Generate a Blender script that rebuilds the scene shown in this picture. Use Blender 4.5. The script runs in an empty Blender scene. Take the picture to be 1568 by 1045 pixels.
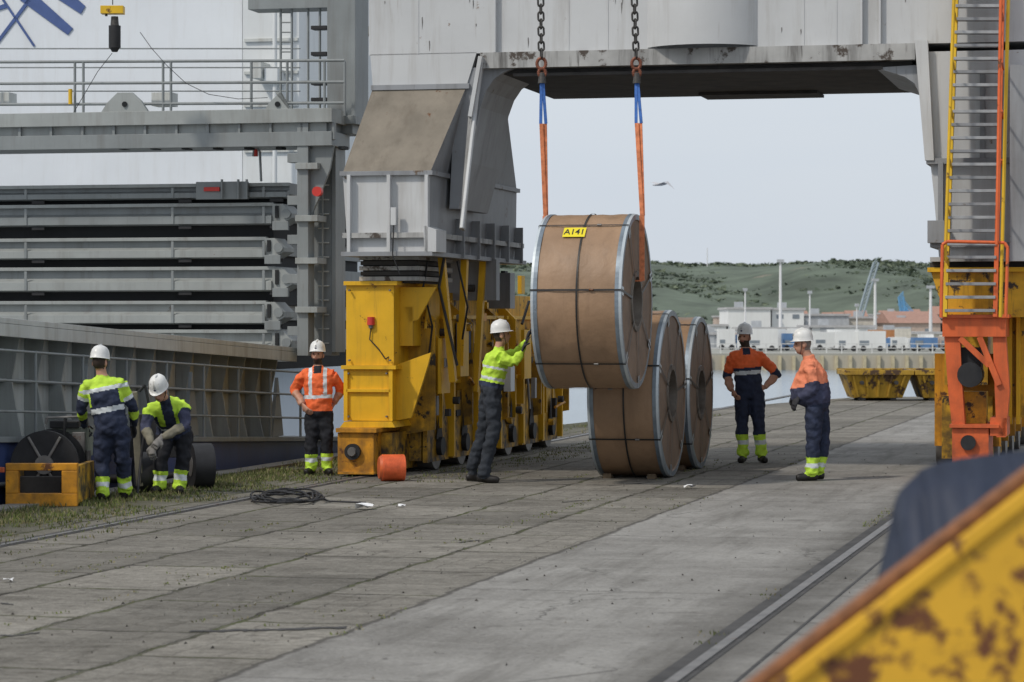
import bpy, bmesh, math, random
import numpy as np
from mathutils import Vector, Matrix, noise
random.seed(7)
F=4356.0; H=1.87
QX,QY=0.2230,0.9748
UP=Vector((0,0,1)); PV=Vector((QY,-QX,0)); QV=Vector((QX,QY,0)); A0=Vector((-1.6,36,0))
sc=bpy.context.scene
# ---- site survey helpers: world axes X right, Y away, Z up (metres) -------------
def P(u,v,d): return Vector(((u-784)/F*d,d,H+(498-v)/F*d))
def G(u,v,z=0.0):
    d=(H-z)*F/(v-498); return Vector(((u-784)/F*d,d,z))
def C(a,s,z): return A0+PV*a+QV*s+UP*z          # quay frame: a across, s along quay
def CA(u,v,s):
    x=(u-784)/F; t=(s-1.6*QX+36*QY)/(x*QX+QY)
    w=Vector((t*x,t,0))-A0
    return w.dot(PV), H+(498-v)/F*t
def CP(u,v,s):
    a,z=CA(u,v,s); return C(a,s,z)
# ---------------------------------------------------------------- materials
MC={}
def M(name,col,rough=.6,metal=0,var=.15,scale=2.5,rust=0,rcol=(.12,.045,.015),rscale=3,streak=0,scol=(.05,.045,.04),bump=0,bscale=30,spec=.4,zd=0):
    if name in MC: return MC[name]
    m=bpy.data.materials.new(name); m.use_nodes=True; nt=m.node_tree; N=nt.nodes; L=nt.links
    b=N['Principled BSDF']; b.inputs['Roughness'].default_value=rough; b.inputs['Metallic'].default_value=metal
    b.inputs['Specular IOR Level'].default_value=spec
    tc=N.new('ShaderNodeTexCoord')
    def nz(scl,det=5,mp=None,r=.6):
        n=N.new('ShaderNodeTexNoise'); n.inputs['Scale'].default_value=scl; n.inputs['Detail'].default_value=det; n.inputs['Roughness'].default_value=r
        if mp:
            k=N.new('ShaderNodeMapping'); k.inputs['Scale'].default_value=mp; L.new(tc.outputs['Object'],k.inputs[0]); L.new(k.outputs[0],n.inputs['Vector'])
        else: L.new(tc.outputs['Object'],n.inputs['Vector'])
        return n.outputs['Fac']
    def ramp(src,a,c,lo=0,hi=1):
        r=N.new('ShaderNodeMapRange'); r.inputs['From Min'].default_value=a; r.inputs['From Max'].default_value=c; r.inputs['To Min'].default_value=lo; r.inputs['To Max'].default_value=hi; L.new(src,r.inputs['Value']); return r.outputs[0]
    def mth(op,x,y):
        q=N.new('ShaderNodeMath'); q.operation=op
        for i,s in enumerate((x,y)):
            if isinstance(s,(int,float)): q.inputs[i].default_value=s
            else: L.new(s,q.inputs[i])
        return q.outputs[0]
    def mix(f,a,c):
        x=N.new('ShaderNodeMix'); x.data_type='RGBA'
        if isinstance(f,float): x.inputs[0].default_value=f
        else: L.new(f,x.inputs[0])
        for i,s in ((6,a),(7,c)):
            if isinstance(s,tuple): x.inputs[i].default_value=(*s,1)
            else: L.new(s,x.inputs[i])
        return x.outputs[2]
    lo=tuple(max(0,c*(1-var)) for c in col); hi=tuple(min(1,c*(1+var)) for c in col)
    out=mix(ramp(nz(scale,6),.3,.7),lo,hi)
    if streak:
        out=mix(mth('MULTIPLY',ramp(nz(1,5,(5,5,.45),.65),.5,.78),streak),out,scol)
        out=mix(mth('MULTIPLY',ramp(nz(1,7,(14,14,.9),.7),.6,.72),streak*.8),out,scol)
    if zd:
        sp=N.new('ShaderNodeSeparateXYZ'); L.new(tc.outputs['Object'],sp.inputs[0])
        g=mth('MULTIPLY',ramp(sp.outputs[2],.1,1.9,1,0),ramp(nz(5,7),.38,.62)); out=mix(mth('MULTIPLY',g,zd),out,(.03,.026,.022))
    if rust:
        th=.72-.3*rust; out=mix(ramp(nz(rscale,9,None,.68),th,th+.05),out,rcol)
    L.new(out,b.inputs['Base Color'])
    if bump:
        bp=N.new('ShaderNodeBump'); bp.inputs['Strength'].default_value=bump; bp.inputs['Distance'].default_value=.02; L.new(nz(bscale,5),bp.inputs['Height']); L.new(bp.outputs[0],b.inputs['Normal'])
    MC[name]=m; return m
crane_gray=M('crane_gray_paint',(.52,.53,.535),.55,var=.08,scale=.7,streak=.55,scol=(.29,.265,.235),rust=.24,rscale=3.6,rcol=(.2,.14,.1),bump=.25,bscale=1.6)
crane_side=M('crane_shaded_side',(.26,.27,.285),.5,var=.18,scale=1.0,streak=.65,scol=(.11,.1,.09),rust=.26,rcol=(.13,.09,.06),bump=.25,bscale=1.8)  # darker copy of the crane gray: side shade put into the colour, plus dirt
crane_dirt=M('crane_dirty_paint',(.2,.175,.14),.8,var=.22,scale=2,streak=.5,scol=(.1,.08,.06),rust=.25)
crane_dark=M('shade_grime_dark',(.05,.047,.045),.8,var=.4,scale=3)  # near-black for real grime and for painted shade in gaps and hollows
flange=M('flange_gray',(.38,.38,.37),.6,var=.2,scale=2,streak=1,scol=(.05,.045,.04),rust=.5,rcol=(.07,.055,.045))
yellow=M('bogie_yellow',(.74,.42,.014),.5,var=.12,scale=2,streak=.5,scol=(.2,.115,.03),rust=.26,rscale=6,bump=.2,bscale=5)
yellowd=M('bogie_yellow_dirty',(.6,.33,.02),.6,var=.3,scale=3,streak=.8,scol=(.04,.03,.02),rust=.55,rscale=4.5,rcol=(.04,.03,.022),zd=1)
skipm=M('skip_yellow_worn',(.45,.27,.03),.7,var=.25,scale=2,streak=.9,scol=(.07,.04,.025),rust=.66,rscale=2.5,rcol=(.08,.045,.025))
orangey=M('bogie_orange_yellow',(.66,.29,.015),.5,var=.2,scale=3,streak=.7,scol=(.08,.04,.02),rust=.45,zd=.6)
redor=M('stair_red_orange',(.68,.13,.035),.5,var=.15,scale=4,streak=.5,scol=(.15,.06,.03),rust=.35,zd=.5)
stairY=M('stair_yellow',(.68,.42,.02),.5,var=.15,rust=.4)
galv=M('galvanised_steel',(.35,.36,.37),.5,.3,var=.2,scale=8)
black=M('black_rubber',(.018,.018,.02),.6,var=.4,scale=6)
steel=M('worn_steel',(.2,.19,.18),.45,.5,var=.3,scale=6,rust=.4)
shipg=M('ship_gray',(.225,.245,.25),.5,var=.12,scale=1.5,streak=.55,scol=(.12,.11,.1),rust=.2,rscale=3,rcol=(.13,.1,.07),bump=.15,bscale=3)
shipm=M('ship_gray_mid',(.31,.33,.325),.5,var=.12,scale=1.5,streak=.6,scol=(.15,.135,.115),rust=.2,rscale=3,rcol=(.16,.12,.09))
shipl=M('ship_gray_light',(.52,.535,.515),.55,var=.12,scale=2,streak=.65,scol=(.22,.19,.15),rust=.28,rcol=(.22,.16,.11))
shipd=M('ship_gap_dark',(.02,.022,.024),.8)
navyh=M('hull_blue',(.05,.075,.19),.4,var=.25,scale=1.2,streak=.4,scol=(.1,.08,.07),spec=.25)
white=M('white_paint',(.68,.705,.73),.5,var=.06,scale=.4,streak=.3,scol=(.5,.48,.45))
white2=M('white_tower_paint',(.66,.68,.68),.5,var=.06,scale=.6,streak=.3,scol=(.4,.38,.34))
logo=M('logo_blue',(.06,.1,.25),.5)
red=M('red_paint',(.55,.04,.03),.4)
paper=M('kraft_wrap',(.30,.19,.113),.5,var=.16,scale=2.0,rust=.14,rcol=(.45,.37,.31),rscale=7,bump=.5,bscale=5,streak=.55,scol=(.18,.11,.065))
rim=M('coil_rim_steel',(.2,.24,.28),.4,.4,var=.25,scale=6,rust=.25,rcol=(.1,.09,.09))
rimw=M('coil_rim_light',(.5,.55,.58),.4,.3,var=.15)
face=M('coil_end_wrap',(.2,.135,.09),.6,var=.22,scale=4,bump=.3,bscale=7,streak=.5,scol=(.09,.07,.06))
facer=M('coil_eye_ring',(.13,.11,.09),.55,.2,var=.3,scale=6)
strapk=M('strapping_black',(.02,.02,.02),.4)
yl=M('label_yellow',(.75,.62,.02),.5,var=.03)
slb=M('sling_blue',(.05,.14,.42),.8,var=.25,scale=20)
slo=M('sling_orange',(.6,.2,.09),.8,var=.35,scale=15)
chainm=M('chain_steel',(.08,.075,.07),.5,.6,var=.3,scale=30)
hookm=M('hook_rust_red',(.2,.07,.04),.5,.4,var=.3,scale=20)
lime=M('hivis_lime',(.50,.74,.06),.75,var=.14,scale=9,bump=.5,bscale=22)
orange=M('hivis_orange',(.85,.15,.04),.75,var=.14,scale=9,bump=.5,bscale=22)
orange2=M('hivis_orange_faded',(.8,.26,.14),.8,var=.14,scale=9,bump=.5,bscale=22)
refl=M('reflective_band',(.62,.66,.68),.4,var=.1,scale=20)
navy=M('navy_cloth',(.022,.03,.06),.85,var=.35,scale=8,bump=.5,bscale=22)
navy2=M('navy_faded_cloth',(.05,.055,.1),.85,var=.3,scale=8,bump=.5,bscale=22)
blackc=M('black_cloth',(.014,.015,.02),.85,var=.3,scale=8)
grayc=M('charcoal_cloth',(.024,.029,.038),.85,var=.3,scale=8,bump=.5,bscale=22)
beige=M('beige_cloth',(.2,.185,.14),.85,var=.2,scale=10)
skin=M('skin',(.47,.25,.17),.55,var=.08,scale=12)
hair=M('dark_hair',(.04,.027,.02),.8,var=.3,scale=30)
hair2=M('gray_hair',(.2,.17,.15),.8,var=.3,scale=30)
eyem=M('eye_dark',(.01,.01,.01),.3)
lipm=M('lips',(.25,.09,.07),.5)
glove=M('work_glove',(.22,.21,.2),.85,var=.25,scale=20)
gloved=M('dark_glove',(.03,.03,.035),.85,var=.25,scale=20)
boot=M('boot_leather',(.015,.013,.012),.5,var=.3,scale=20)
helmet=M('helmet_white',(.70,.70,.68),.35,var=.1,scale=14)
orpl=M('orange_plastic_roll',(.72,.14,.045),.5,var=.2,scale=14)
# ---------------------------------------------------------------- mesh builder
class B:
    def __init__(s,name): s.name=name; s.v=[]; s.f=[]; s.m=[]; s.sm=[]; s.mats=[]
    def mi(s,m):
        if m not in s.mats: s.mats.append(m)
        return s.mats.index(m)
    def add(s,vs,fs,mat,smooth=False):
        o=len(s.v); s.v+=[tuple(x) for x in vs]; k=s.mi(mat)
        for f in fs: s.f.append(tuple(i+o for i in f)); s.m.append(k); s.sm.append(smooth)
    def hexa(s,pts,mat): s.add(pts,[(0,1,2,3),(7,6,5,4),(0,4,5,1),(1,5,6,2),(2,6,7,3),(3,7,4,0)],mat)
    def cbox(s,a0,a1,s0,s1,z0,z1,mat): s.hexa([C(a0,s0,z0),C(a1,s0,z0),C(a1,s1,z0),C(a0,s1,z0),C(a0,s0,z1),C(a1,s0,z1),C(a1,s1,z1),C(a0,s1,z1)],mat)
    def pbox(s,u0,u1,v0,v1,s0,s1,mat):
        a0,z1=CA(u0,v0,s0); a1,z0=CA(u1,v1,s0); s.cbox(a0,a1,s0,s1,z0,z1,mat)
    def wbox(s,x0,x1,y0,y1,z0,z1,mat): s.hexa([Vector(t) for t in ((x0,y0,z0),(x1,y0,z0),(x1,y1,z0),(x0,y1,z0),(x0,y0,z1),(x1,y0,z1),(x1,y1,z1),(x0,y1,z1))],mat)
    def prism(s,pts,ext,mat):
        n=len(pts); vs=list(pts)+[p+ext for p in pts]
        s.add(vs,[tuple(range(n)),tuple(range(2*n-1,n-1,-1))]+[(i,(i+1)%n,n+(i+1)%n,n+i) for i in range(n)],mat)
    def tube(s,p0,p1,r0,r1=None,mat=None,n=12,smooth=True,caps=True):
        r1=r0 if r1 is None else r1; p0=Vector(p0);p1=Vector(p1); d=(p1-p0).normalized()
        x=d.orthogonal().normalized(); y=d.cross(x)
        vs=[]
        for p,r in ((p0,r0),(p1,r1)):
            for i in range(n):
                t=2*math.pi*i/n; vs.append(p+x*math.cos(t)*r+y*math.sin(t)*r)
        s.add(vs,[(i,(i+1)%n,n+(i+1)%n,n+i) for i in range(n)],mat,smooth)
        if caps: s.add(vs,[tuple(range(n))[::-1],tuple(range(n,2*n))],mat)
    def path(s,pts,r,mat,n=6):
        for a,b in zip(pts[:-1],pts[1:]): s.tube(a,b,r,r,mat,n)
    def beam(s,p0,p1,w,h,mat,up=UP):
        p0=Vector(p0);p1=Vector(p1); d=(p1-p0).normalized(); x=d.cross(up).normalized()*w/2; y=x.normalized().cross(d)*h/2
        s.hexa([p0-x-y,p0+x-y,p0+x+y,p0-x+y,p1-x-y,p1+x-y,p1+x+y,p1-x+y],mat)
    def finish(s,bevel=0,fix=True):
        me=bpy.data.meshes.new(s.name); me.from_pydata(s.v,[],s.f)
        for m in s.mats: me.materials.append(m)
        me.polygons.foreach_set('material_index',s.m); me.polygons.foreach_set('use_smooth',s.sm)
        if fix:
            bm=bmesh.new(); bm.from_mesh(me); bmesh.ops.recalc_face_normals(bm,faces=bm.faces[:]); bm.to_mesh(me); bm.free()
        me.update(); o=bpy.data.objects.new(s.name,me); sc.collection.objects.link(o)
        if bevel:
            k=o.modifiers.new('b','BEVEL'); k.width=bevel; k.segments=2; k.limit_method='ANGLE'; k.angle_limit=math.radians(50); k.use_clamp_overlap=True
        return o
# ---------------------------------------------------------------- world, sun, camera
w=bpy.data.worlds.new('World'); sc.world=w; w.use_nodes=True; N=w.node_tree.nodes; L=w.node_tree.links
bg=N['Background']; sky=N.new('ShaderNodeTexSky'); sky.sky_type='NISHITA'; sky.sun_disc=False
sky.sun_elevation=math.radians(48); sky.sun_rotation=math.radians(232); sky.dust_density=3; sky.air_density=1
L.new(sky.outputs[0],bg.inputs[0]); bg.inputs[1].default_value=.1
bg2=N.new('ShaderNodeBackground'); bg2.inputs[1].default_value=1
tc=N.new('ShaderNodeTexCoord'); mp=N.new('ShaderNodeMapping'); mp.inputs['Scale'].default_value=(1,1,5); nz=N.new('ShaderNodeTexNoise'); nz.inputs['Scale'].default_value=3; nz.inputs['Detail'].default_value=4
L.new(tc.outputs['Generated'],mp.inputs[0]); L.new(mp.outputs[0],nz.inputs['Vector'])
mx=N.new('ShaderNodeMix'); mx.data_type='RGBA'; L.new(nz.outputs['Fac'],mx.inputs[0]); mx.inputs[6].default_value=(.64,.72,.83,1); mx.inputs[7].default_value=(.77,.81,.86,1)
L.new(mx.outputs[2],bg2.inputs[0]); ms=N.new('ShaderNodeMixShader'); ms.inputs[0].default_value=.85
L.new(bg.outputs[0],ms.inputs[1]); L.new(bg2.outputs[0],ms.inputs[2]); L.new(ms.outputs[0],N['World Output'].inputs[0])
sl=bpy.data.lights.new('sun','SUN'); sl.energy=2.1; sl.angle=math.radians(4); sl.color=(1,.93,.83)
so=bpy.data.objects.new('sun',sl); sc.collection.objects.link(so)
so.rotation_euler=Vector((.53,.42,-.74)).to_track_quat('-Z','Y').to_euler()
cam=bpy.data.cameras.new('camera'); cam.lens=F/1568*36; cam.sensor_width=36; cam.clip_end=9000; cam.clip_start=.2
co=bpy.data.objects.new('camera',cam); sc.collection.objects.link(co); co.location=(0,0,H); co.rotation_euler=(math.radians(90)-24.5/F,0,0)
cam.dof.use_dof=True; cam.dof.focus_distance=35; cam.dof.aperture_fstop=5.0
sc.camera=co
sc.view_settings.view_transform='Standard'; sc.view_settings.look='None'; sc.view_settings.exposure=0
# ---------------------------------------------------------------- people
def remesh(parts,vox):
    vs=[];fs=[]
    for v,f in parts:
        o=len(vs); vs+=[tuple(x) for x in v]; fs+=[tuple(i+o for i in q) for q in f]
    me=bpy.data.meshes.new('t'); me.from_pydata(vs,[],fs); o=bpy.data.objects.new('t',me); sc.collection.objects.link(o)
    bm=bmesh.new(); bm.from_mesh(me); bmesh.ops.recalc_face_normals(bm,faces=bm.faces[:]); bm.to_mesh(me); bm.free()
    m=o.modifiers.new('r','REMESH'); m.mode='VOXEL'; m.voxel_size=vox
    k=o.modifiers.new('s','SMOOTH'); k.factor=.5; k.iterations=3
    dg=bpy.context.evaluated_depsgraph_get(); me2=bpy.data.meshes.new_from_object(o.evaluated_get(dg))
    bpy.data.objects.remove(o); return me2
def ring_loft(rings):
    n=16; vs=[];fs=[]
    for c,x,y in rings:
        for i in range(n):
            t=2*math.pi*i/n; vs.append(c+x*math.cos(t)+y*math.sin(t))
    m=len(rings)
    for j in range(m-1):
        for i in range(n): fs.append((j*n+i,j*n+(i+1)%n,(j+1)*n+(i+1)%n,(j+1)*n+i))
    fs.append(tuple(range(n))[::-1]); fs.append(tuple(range((m-1)*n,m*n))); return vs,fs
def limb(pts,rs,flat=1.0,side=None):
    rings=[]
    for i,(p,r) in enumerate(zip(pts,rs)):
        a=pts[max(0,i-1)]; c=pts[min(len(pts)-1,i+1)]; d=(c-a).normalized()
        x=(side-d*side.dot(d)).normalized() if side else d.orthogonal().normalized(); y=d.cross(x)
        rings.append((p,x*r,y*r*flat))
    return ring_loft(rings)
def ell(c,rx,ry,rz,Rm):
    vs=[];fs=[];nu,nv=16,10
    for j in range(1,nv):
        ph=math.pi*j/nv
        for i in range(nu):
            t=2*math.pi*i/nu; l=Vector((rx*math.sin(ph)*math.cos(t),ry*math.sin(ph)*math.sin(t),rz*math.cos(ph))); vs.append(c+Rm@l)
    for j in range(nv-2):
        for i in range(nu): fs.append((j*nu+i,j*nu+(i+1)%nu,(j+1)*nu+(i+1)%nu,(j+1)*nu+i))
    vs.append(c+Rm@Vector((0,0,rz))); vs.append(c-Rm@Vector((0,0,rz))); a=len(vs)-2
    for i in range(nu): fs.append((a,(i+1)%nu,i)); fs.append((a+1,(nv-2)*nu+i,(nv-2)*nu+(i+1)%nu))
    return vs,fs
def hand(b,wr,dirv,palm_n,mat,curl,side,k=1.0):
    d=dirv.normalized(); n=(palm_n-d*palm_n.dot(d)).normalized(); x=d.cross(n)*side; parts=[]
    parts.append(limb([wr-d*.05,wr,wr+d*.04*k,wr+d*.085*k,wr+d*.098*k],[.028,.03,.042,.043,.036],.5,x))
    for i,ln in enumerate((.072,.082,.076,.06)):
        o=wr+d*.09*k+x*(.033-.022*i); p=o-d*.02; pts=[p]
        for j in range(3):
            ang=curl*(j+.6); dd2=Matrix.Rotation(ang,3,d.cross(n))@d
            if dd2.dot(n)<0: dd2=Matrix.Rotation(-ang,3,d.cross(n))@d
            p=p+dd2*(ln*(.45,.32,.28)[j]+ (.02 if j==0 else 0)); pts.append(p)
        parts.append(limb(pts,[.0115,.011,.010,.008]))
    t0=wr+d*.02+x*.03; parts.append(limb([t0,t0+(x*.7+d*.7)*.035,t0+(x*.5+d*.85+n*.3)*.065,t0+(x*.35+d*.9+n*.5)*.09],[.016,.014,.012,.009]))
    me=remesh(parts,.006); b.add([v.co for v in me.vertices],[tuple(p.vertices) for p in me.polygons],mat,True)
def person(J,D,fwd,hfwd,style,fat=0,beard=None,hairm=hair,k=1.0,hands=(glove,glove),curl=.5,hdir=None,toes=None,hup=None,g=1.1):
    W={n:P(p[0],p[1],D+(p[2] if len(p)>2 else 0)) for n,p in J.items()}
    b=B('dock_worker'); fwd=Vector(fwd).normalized(); pe,ne=W['pel'],W['neck']; up=(ne-pe).normalized()
    rt=(W['shR']-W['shL']); rt=(rt-up*rt.dot(up))
    if rt.length<.2: rt=fwd.cross(UP)
    rt.normalize(); fw=up.cross(rt); 
    if fw.dot(fwd)<0: fw=-fw
    parts=[]; LT=(ne-pe).length; rings=[]
    kg=k*g
    for t,rx,ry,of in ((-.16,.10,.09,0),(-.10,.15,.115,0),(0,.168,.135,-.005),(.12,.168+fat*.5,.135+fat*.8,fat*.5),(.2,.162+fat*.5,.13+fat,fat*.6),(.4,.165+fat*.3,.135+fat*.9,fat*.6),(.62,.178,.138+fat*.4,fat*.2),(.8,.178,.12,0),(.9,.145,.095,0),(.97,.085,.075,0),(1.05,.058,.058,0)):
        kk=kg if t<.85 else k
        rings.append((pe+up*LT*t+fw*of*k,rt*rx*kk,fw*ry*kk))
    parts.append(ring_loft(rings))
    hd=W['head']; parts.append(limb([ne-up*.03,ne.lerp(hd,.6)],[.062*k,.056*k]))
    bones=[]
    for s in 'LR':
        sh_,el,wr=W['sh'+s],W['el'+s],W['wr'+s]; ns=ne.lerp(sh_,.35)-up*.04
        parts.append(limb([ns,sh_,sh_.lerp(el,.15)],[.07*k,.074*kg,.068*kg]))
        parts.append(limb([sh_,sh_.lerp(el,.3),sh_.lerp(el,.75),el],[.072*kg,.066*kg,.058*kg,.054*kg]))
        parts.append(limb([el-(wr-el)*.05,el.lerp(wr,.3),el.lerp(wr,.75),wr],[.053*kg,.052*kg,.042*kg,.034*k]))
        hp,kn,an=W['hip'+s],W['kn'+s],W['an'+s]
        parts.append(limb([hp+UP*.05,hp.lerp(kn,.25),hp.lerp(kn,.7),kn],[.095*kg,.100*kg,.084*kg,.074*kg]))
        parts.append(limb([kn+UP*.02,kn.lerp(an,.3),kn.lerp(an,.7),an,an-UP*.02],[.074*kg,.075*kg,.068*kg,.072*kg,.066*kg]))
        tv=Vector((toes or {}).get(s,fwd)); tv.z=0; tv.normalize(); gg=Vector((an.x,an.y,0)); 
        parts.append(limb([gg-tv*.075+UP*.05,gg+UP*.055,gg+tv*.08+UP*.048,gg+tv*.15+UP*.042,gg+tv*.19+UP*.035],[.042*k,.05*k,.05*k,.048*k,.034*k],.9,UP))
        parts.append(limb([an+UP*.02,gg+UP*.05],[.056,.05]))
        bones+=[('uarm',sh_,el,.065),('farm',el,wr,.05),('thigh',hp,kn,.09),('calf',kn,an,.07),('foot',gg-tv*.05+UP*.03,gg+tv*.15+UP*.02,.055)]
    bones+=[('torso',pe,ne-up*.03,.15),('neck',ne+up*.03,hd,.06),('sho',W['shL'],W['shR'],.09),('pelv',pe-up*.1,pe+up*.02,.17)]
    hf=Vector(hfwd).normalized(); hu=Vector(hup) if hup else UP; hu=(hu-hf*hu.dot(hf)).normalized(); hr=hf.cross(hu); Rm=Matrix((hr,hf,hu)).transposed()
    def hl(x,y,z): return hd+Rm@Vector((x,y,z))*k
    parts+= [ell(hl(0,-.01,.02),.078*k,.098*k,.105*k,Rm),ell(hl(0,.025,-.05),.058*k,.066*k,.068*k,Rm),ell(hl(0,.052,-.085),.028*k,.03*k,.024*k,Rm),
             ell(hl(0,.098,-.018),.013*k,.022*k,.022*k,Rm),ell(hl(0,.09,.008),.01*k,.016*k,.03*k,Rm),ell(hl(0,.083,.03),.05*k,.018*k,.014*k,Rm),ell(hl(0,.086,-.05),.024*k,.014*k,.012*k,Rm),
             ell(hl(-.08,-.005,-.01),.012*k,.022*k,.034*k,Rm),ell(hl(.08,-.005,-.01),.012*k,.022*k,.034*k,Rm)]
    me=remesh(parts,.0115)
    nvt=len(me.vertices); cod=np.empty(nvt*3); me.vertices.foreach_get('co',cod); cod=cod.reshape(-1,3)
    nod=np.empty(nvt*3); me.vertices.foreach_get('normal',nod); nod=nod.reshape(-1,3); hdn=np.array(hd[:])
    far=np.linalg.norm(cod-hdn,axis=1)>.17*k
    for i in np.nonzero(far)[0]:
        p=cod[i]; nn=noise.noise(Vector((p[0]*9,p[1]*9,p[2]*13)))*.017+noise.noise(Vector((p[0]*22,p[1]*22,p[2]*21+5)))*.011
        if p[2]<.1: nn*=.2
        cod[i]=p+nod[i]*nn
    me.vertices.foreach_set('co',cod.ravel()); me.update()
    npg=len(me.polygons); fc=np.empty(npg*3); me.polygons.foreach_get('center',fc); fc=fc.reshape(-1,3)
    best=np.full(npg,1e9); bi=np.zeros(npg,int); bt=np.zeros(npg)
    for i,(nm,a,c,r) in enumerate(bones):
        A=np.array(a[:]); Dv=np.array((c-a)[:]); tt=((fc-A)@Dv)/(Dv@Dv); tc_=np.clip(tt,0,1); dd=np.linalg.norm(fc-(A+tc_[:,None]*Dv),axis=1)/r
        mk=dd<best; best[mk]=dd[mk]; bi[mk]=i; bt[mk]=tc_[mk]
    groups={}
    inv=Rm.transposed()
    for i,p in enumerate(me.polygons):
        nm=bones[bi[i]][0]; c=Vector(fc[i]); t=bt[i]; rel=c-pe; tt=rel.dot(up)/LT; x=rel.dot(rt); f=rel.dot(fw)
        l=inv@(c-hd)/k
        if l.length<.165 and l.z>-.14 and tt>.98:
            m=skin
            if beard and l.z<-.045 and l.y>-.02 and l.z>-.13 and not(abs(l.x)<.02 and -.062<l.z<-.045): m=beard
            elif l.y<-.01 and l.z>-.07 and abs(l.x)<.076 and l.z<.1 : m=hairm
            elif abs(l.x)<.02 and -.06<l.z<-.044 and l.y>.07: m=lipm
        elif nm=='neck': m=skin if tt>1.02 else style('torso',.95,x,f)
        elif nm in ('sho','pelv','torso'): m=style('torso' if (nm!='pelv' or tt>.02) else 'thigh',tt,x,f)
        elif nm=='foot': m=boot
        else: m=style(nm,t,x,f)
        groups.setdefault(m,[]).append(tuple(p.vertices))
    base=len(b.v); b.v+=[tuple(x) for x in cod]
    for m,fs in groups.items():
        kk=b.mi(m)
        for f_ in fs: b.f.append(tuple(i+base for i in f_)); b.m.append(kk); b.sm.append(True)
    for sx in (-.031,.031):
        v,f=ell(hl(sx,.083,.012),.014*k,.008*k,.008*k,Rm); b.add(v,f,eyem,True)
    vs=[];n=24;prof=[(1.06,-.012),(1.0,0),(.98,.04),(.88,.085),(.66,.118),(.36,.135),(.0,.14)]
    for r,z in prof:
        for i in range(n):
            t=2*math.pi*i/n; sx=.102*r; sy=.125*r; vs.append(hl(math.cos(t)*sx,-.008+math.sin(t)*sy+(.035*max(0,math.sin(t))**3 if z<0 else 0),.055+z+(.006 if abs(math.cos(t))<.2 and z>.05 else 0)))
    m_=len(prof); b.add(vs,[(j*n+i,j*n+(i+1)%n,(j+1)*n+(i+1)%n,(j+1)*n+i) for j in range(m_-1) for i in range(n)]+[tuple(range(n))],helmet,True)
    v,f=limb([hl(0,-.12,.10),hl(0,-.07,.17),hl(0,0,.192),hl(0,.07,.17),hl(0,.115,.11)],[.012,.016,.017,.016,.01]); b.add(v,f,helmet,True)
    for sg in (-1,1): v,f=limb([hl(sg*.045,-.10,.12),hl(sg*.045,-.05,.165),hl(sg*.045,.02,.172),hl(sg*.045,.08,.145)],[.006,.008,.008,.005]); b.add(v,f,helmet,True)
    for sx in (-.085,.085): b.path([hl(sx,.02,.045),hl(sx*.9,.03,-.03),hl(sx*.3,.04,-.115)],.004,blackc,5)
    v,f=ell(hl(0,.112,.085),.016*k,.006*k,.012*k,Rm); b.add(v,f,navy2,True)
    for i,s in enumerate('LR'):
        el,wr=W['el'+s],W['wr'+s]; d=(wr-el).normalized()
        if hdir and s in hdir: d=Vector(hdir[s]).normalized()
        pn=(pe-wr); pn.z*=.2
        if pn.length<.01: pn=fw
        hand(b,wr+d*.015,d,pn if not(hdir and (s+'n') in hdir) else Vector(hdir[s+'n']),hands[i],curl,1 if s=='R' else -1)
    return b.finish(fix=False)
def legs(nm,t,tr,lo,r0,r1,l0):
    if nm=='calf':
        if r0<t<r1: return refl
        if t>l0: return lo
    return tr
def s1(nm,t,x,f):
    if nm=='torso':
        if t>.80: return lime
        if t>.72 or .30<t<.40: return refl
        if t>.44 and abs(x)>.155: return lime
        return navy
    if nm=='uarm': return lime if t<.45 else (refl if t<.6 else navy)
    if nm=='farm': return lime if t<.5 else navy
    return legs(nm,t,navy,lime,.62,.78,.45)
def s2(nm,t,x,f):
    if nm=='torso':
        if t>.78 and abs(x)>.07: return lime
        if t>.45 and .06<abs(x)<.13: return lime
        if .25<t<.33: return refl
        return navy
    if nm=='uarm': return navy2 if t>.4 else navy
    if nm=='farm': return beige
    return legs(nm,t,blackc,lime,.55,.75,.4)
def s3(nm,t,x,f):
    if nm=='torso':
        if .30<t<.38: return refl
        if t>.38 and .07<abs(x)<.115: return refl
        if t>.86 and f>0 and abs(x)<.05: return blackc
        return orange if t>.02 else blackc
    if nm=='uarm': return orange
    if nm=='farm': return orange if t<.2 else skin
    return legs(nm,t,blackc,lime,.55,.72,.4)
def s4(nm,t,x,f):
    if nm=='torso':
        if t<.14: return navy
        if .2<t<.27 or .48<t<.54: return refl
        return lime
    if nm in('uarm','farm'): return lime
    return legs(nm,t,grayc,grayc,2,2,2)
def s5(nm,t,x,f):
    if nm=='torso':
        if .40<t<.49 : return refl
        if t>.86 and f>0 and abs(x)<.05: return navy
        return orange if t>.56 else navy
    if nm=='uarm': return orange if t<.75 else (navy)
    if nm=='farm': return skin if t>.1 else navy
    return legs(nm,t,navy,lime,.50,.66,.3)
def s6(nm,t,x,f):
    if nm=='torso': return orange2 if t>.42 else (navy2)
    if nm=='uarm': return orange2 if t<.6 else (navy2)
    if nm=='farm': return navy2
    return legs(nm,t,navy,lime,.70,.84,.5)
person(dict(head=(153,556),neck=(156,577),pel=(171,654),shL=(133,592),shR=(185,590),elL=(124,626,.05),elR=(204,624,.1),wrL=(130,652,.3),wrR=(205,652,.3),
  hipL=(159,662),hipR=(184,661),knL=(157,710,.05),knR=(188,708,.1),anL=(157,757),anR=(191,753,.25)),30.3,(.2,1,0),(.35,1,-.15),s1,k=.97,hands=(gloved,gloved))
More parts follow.
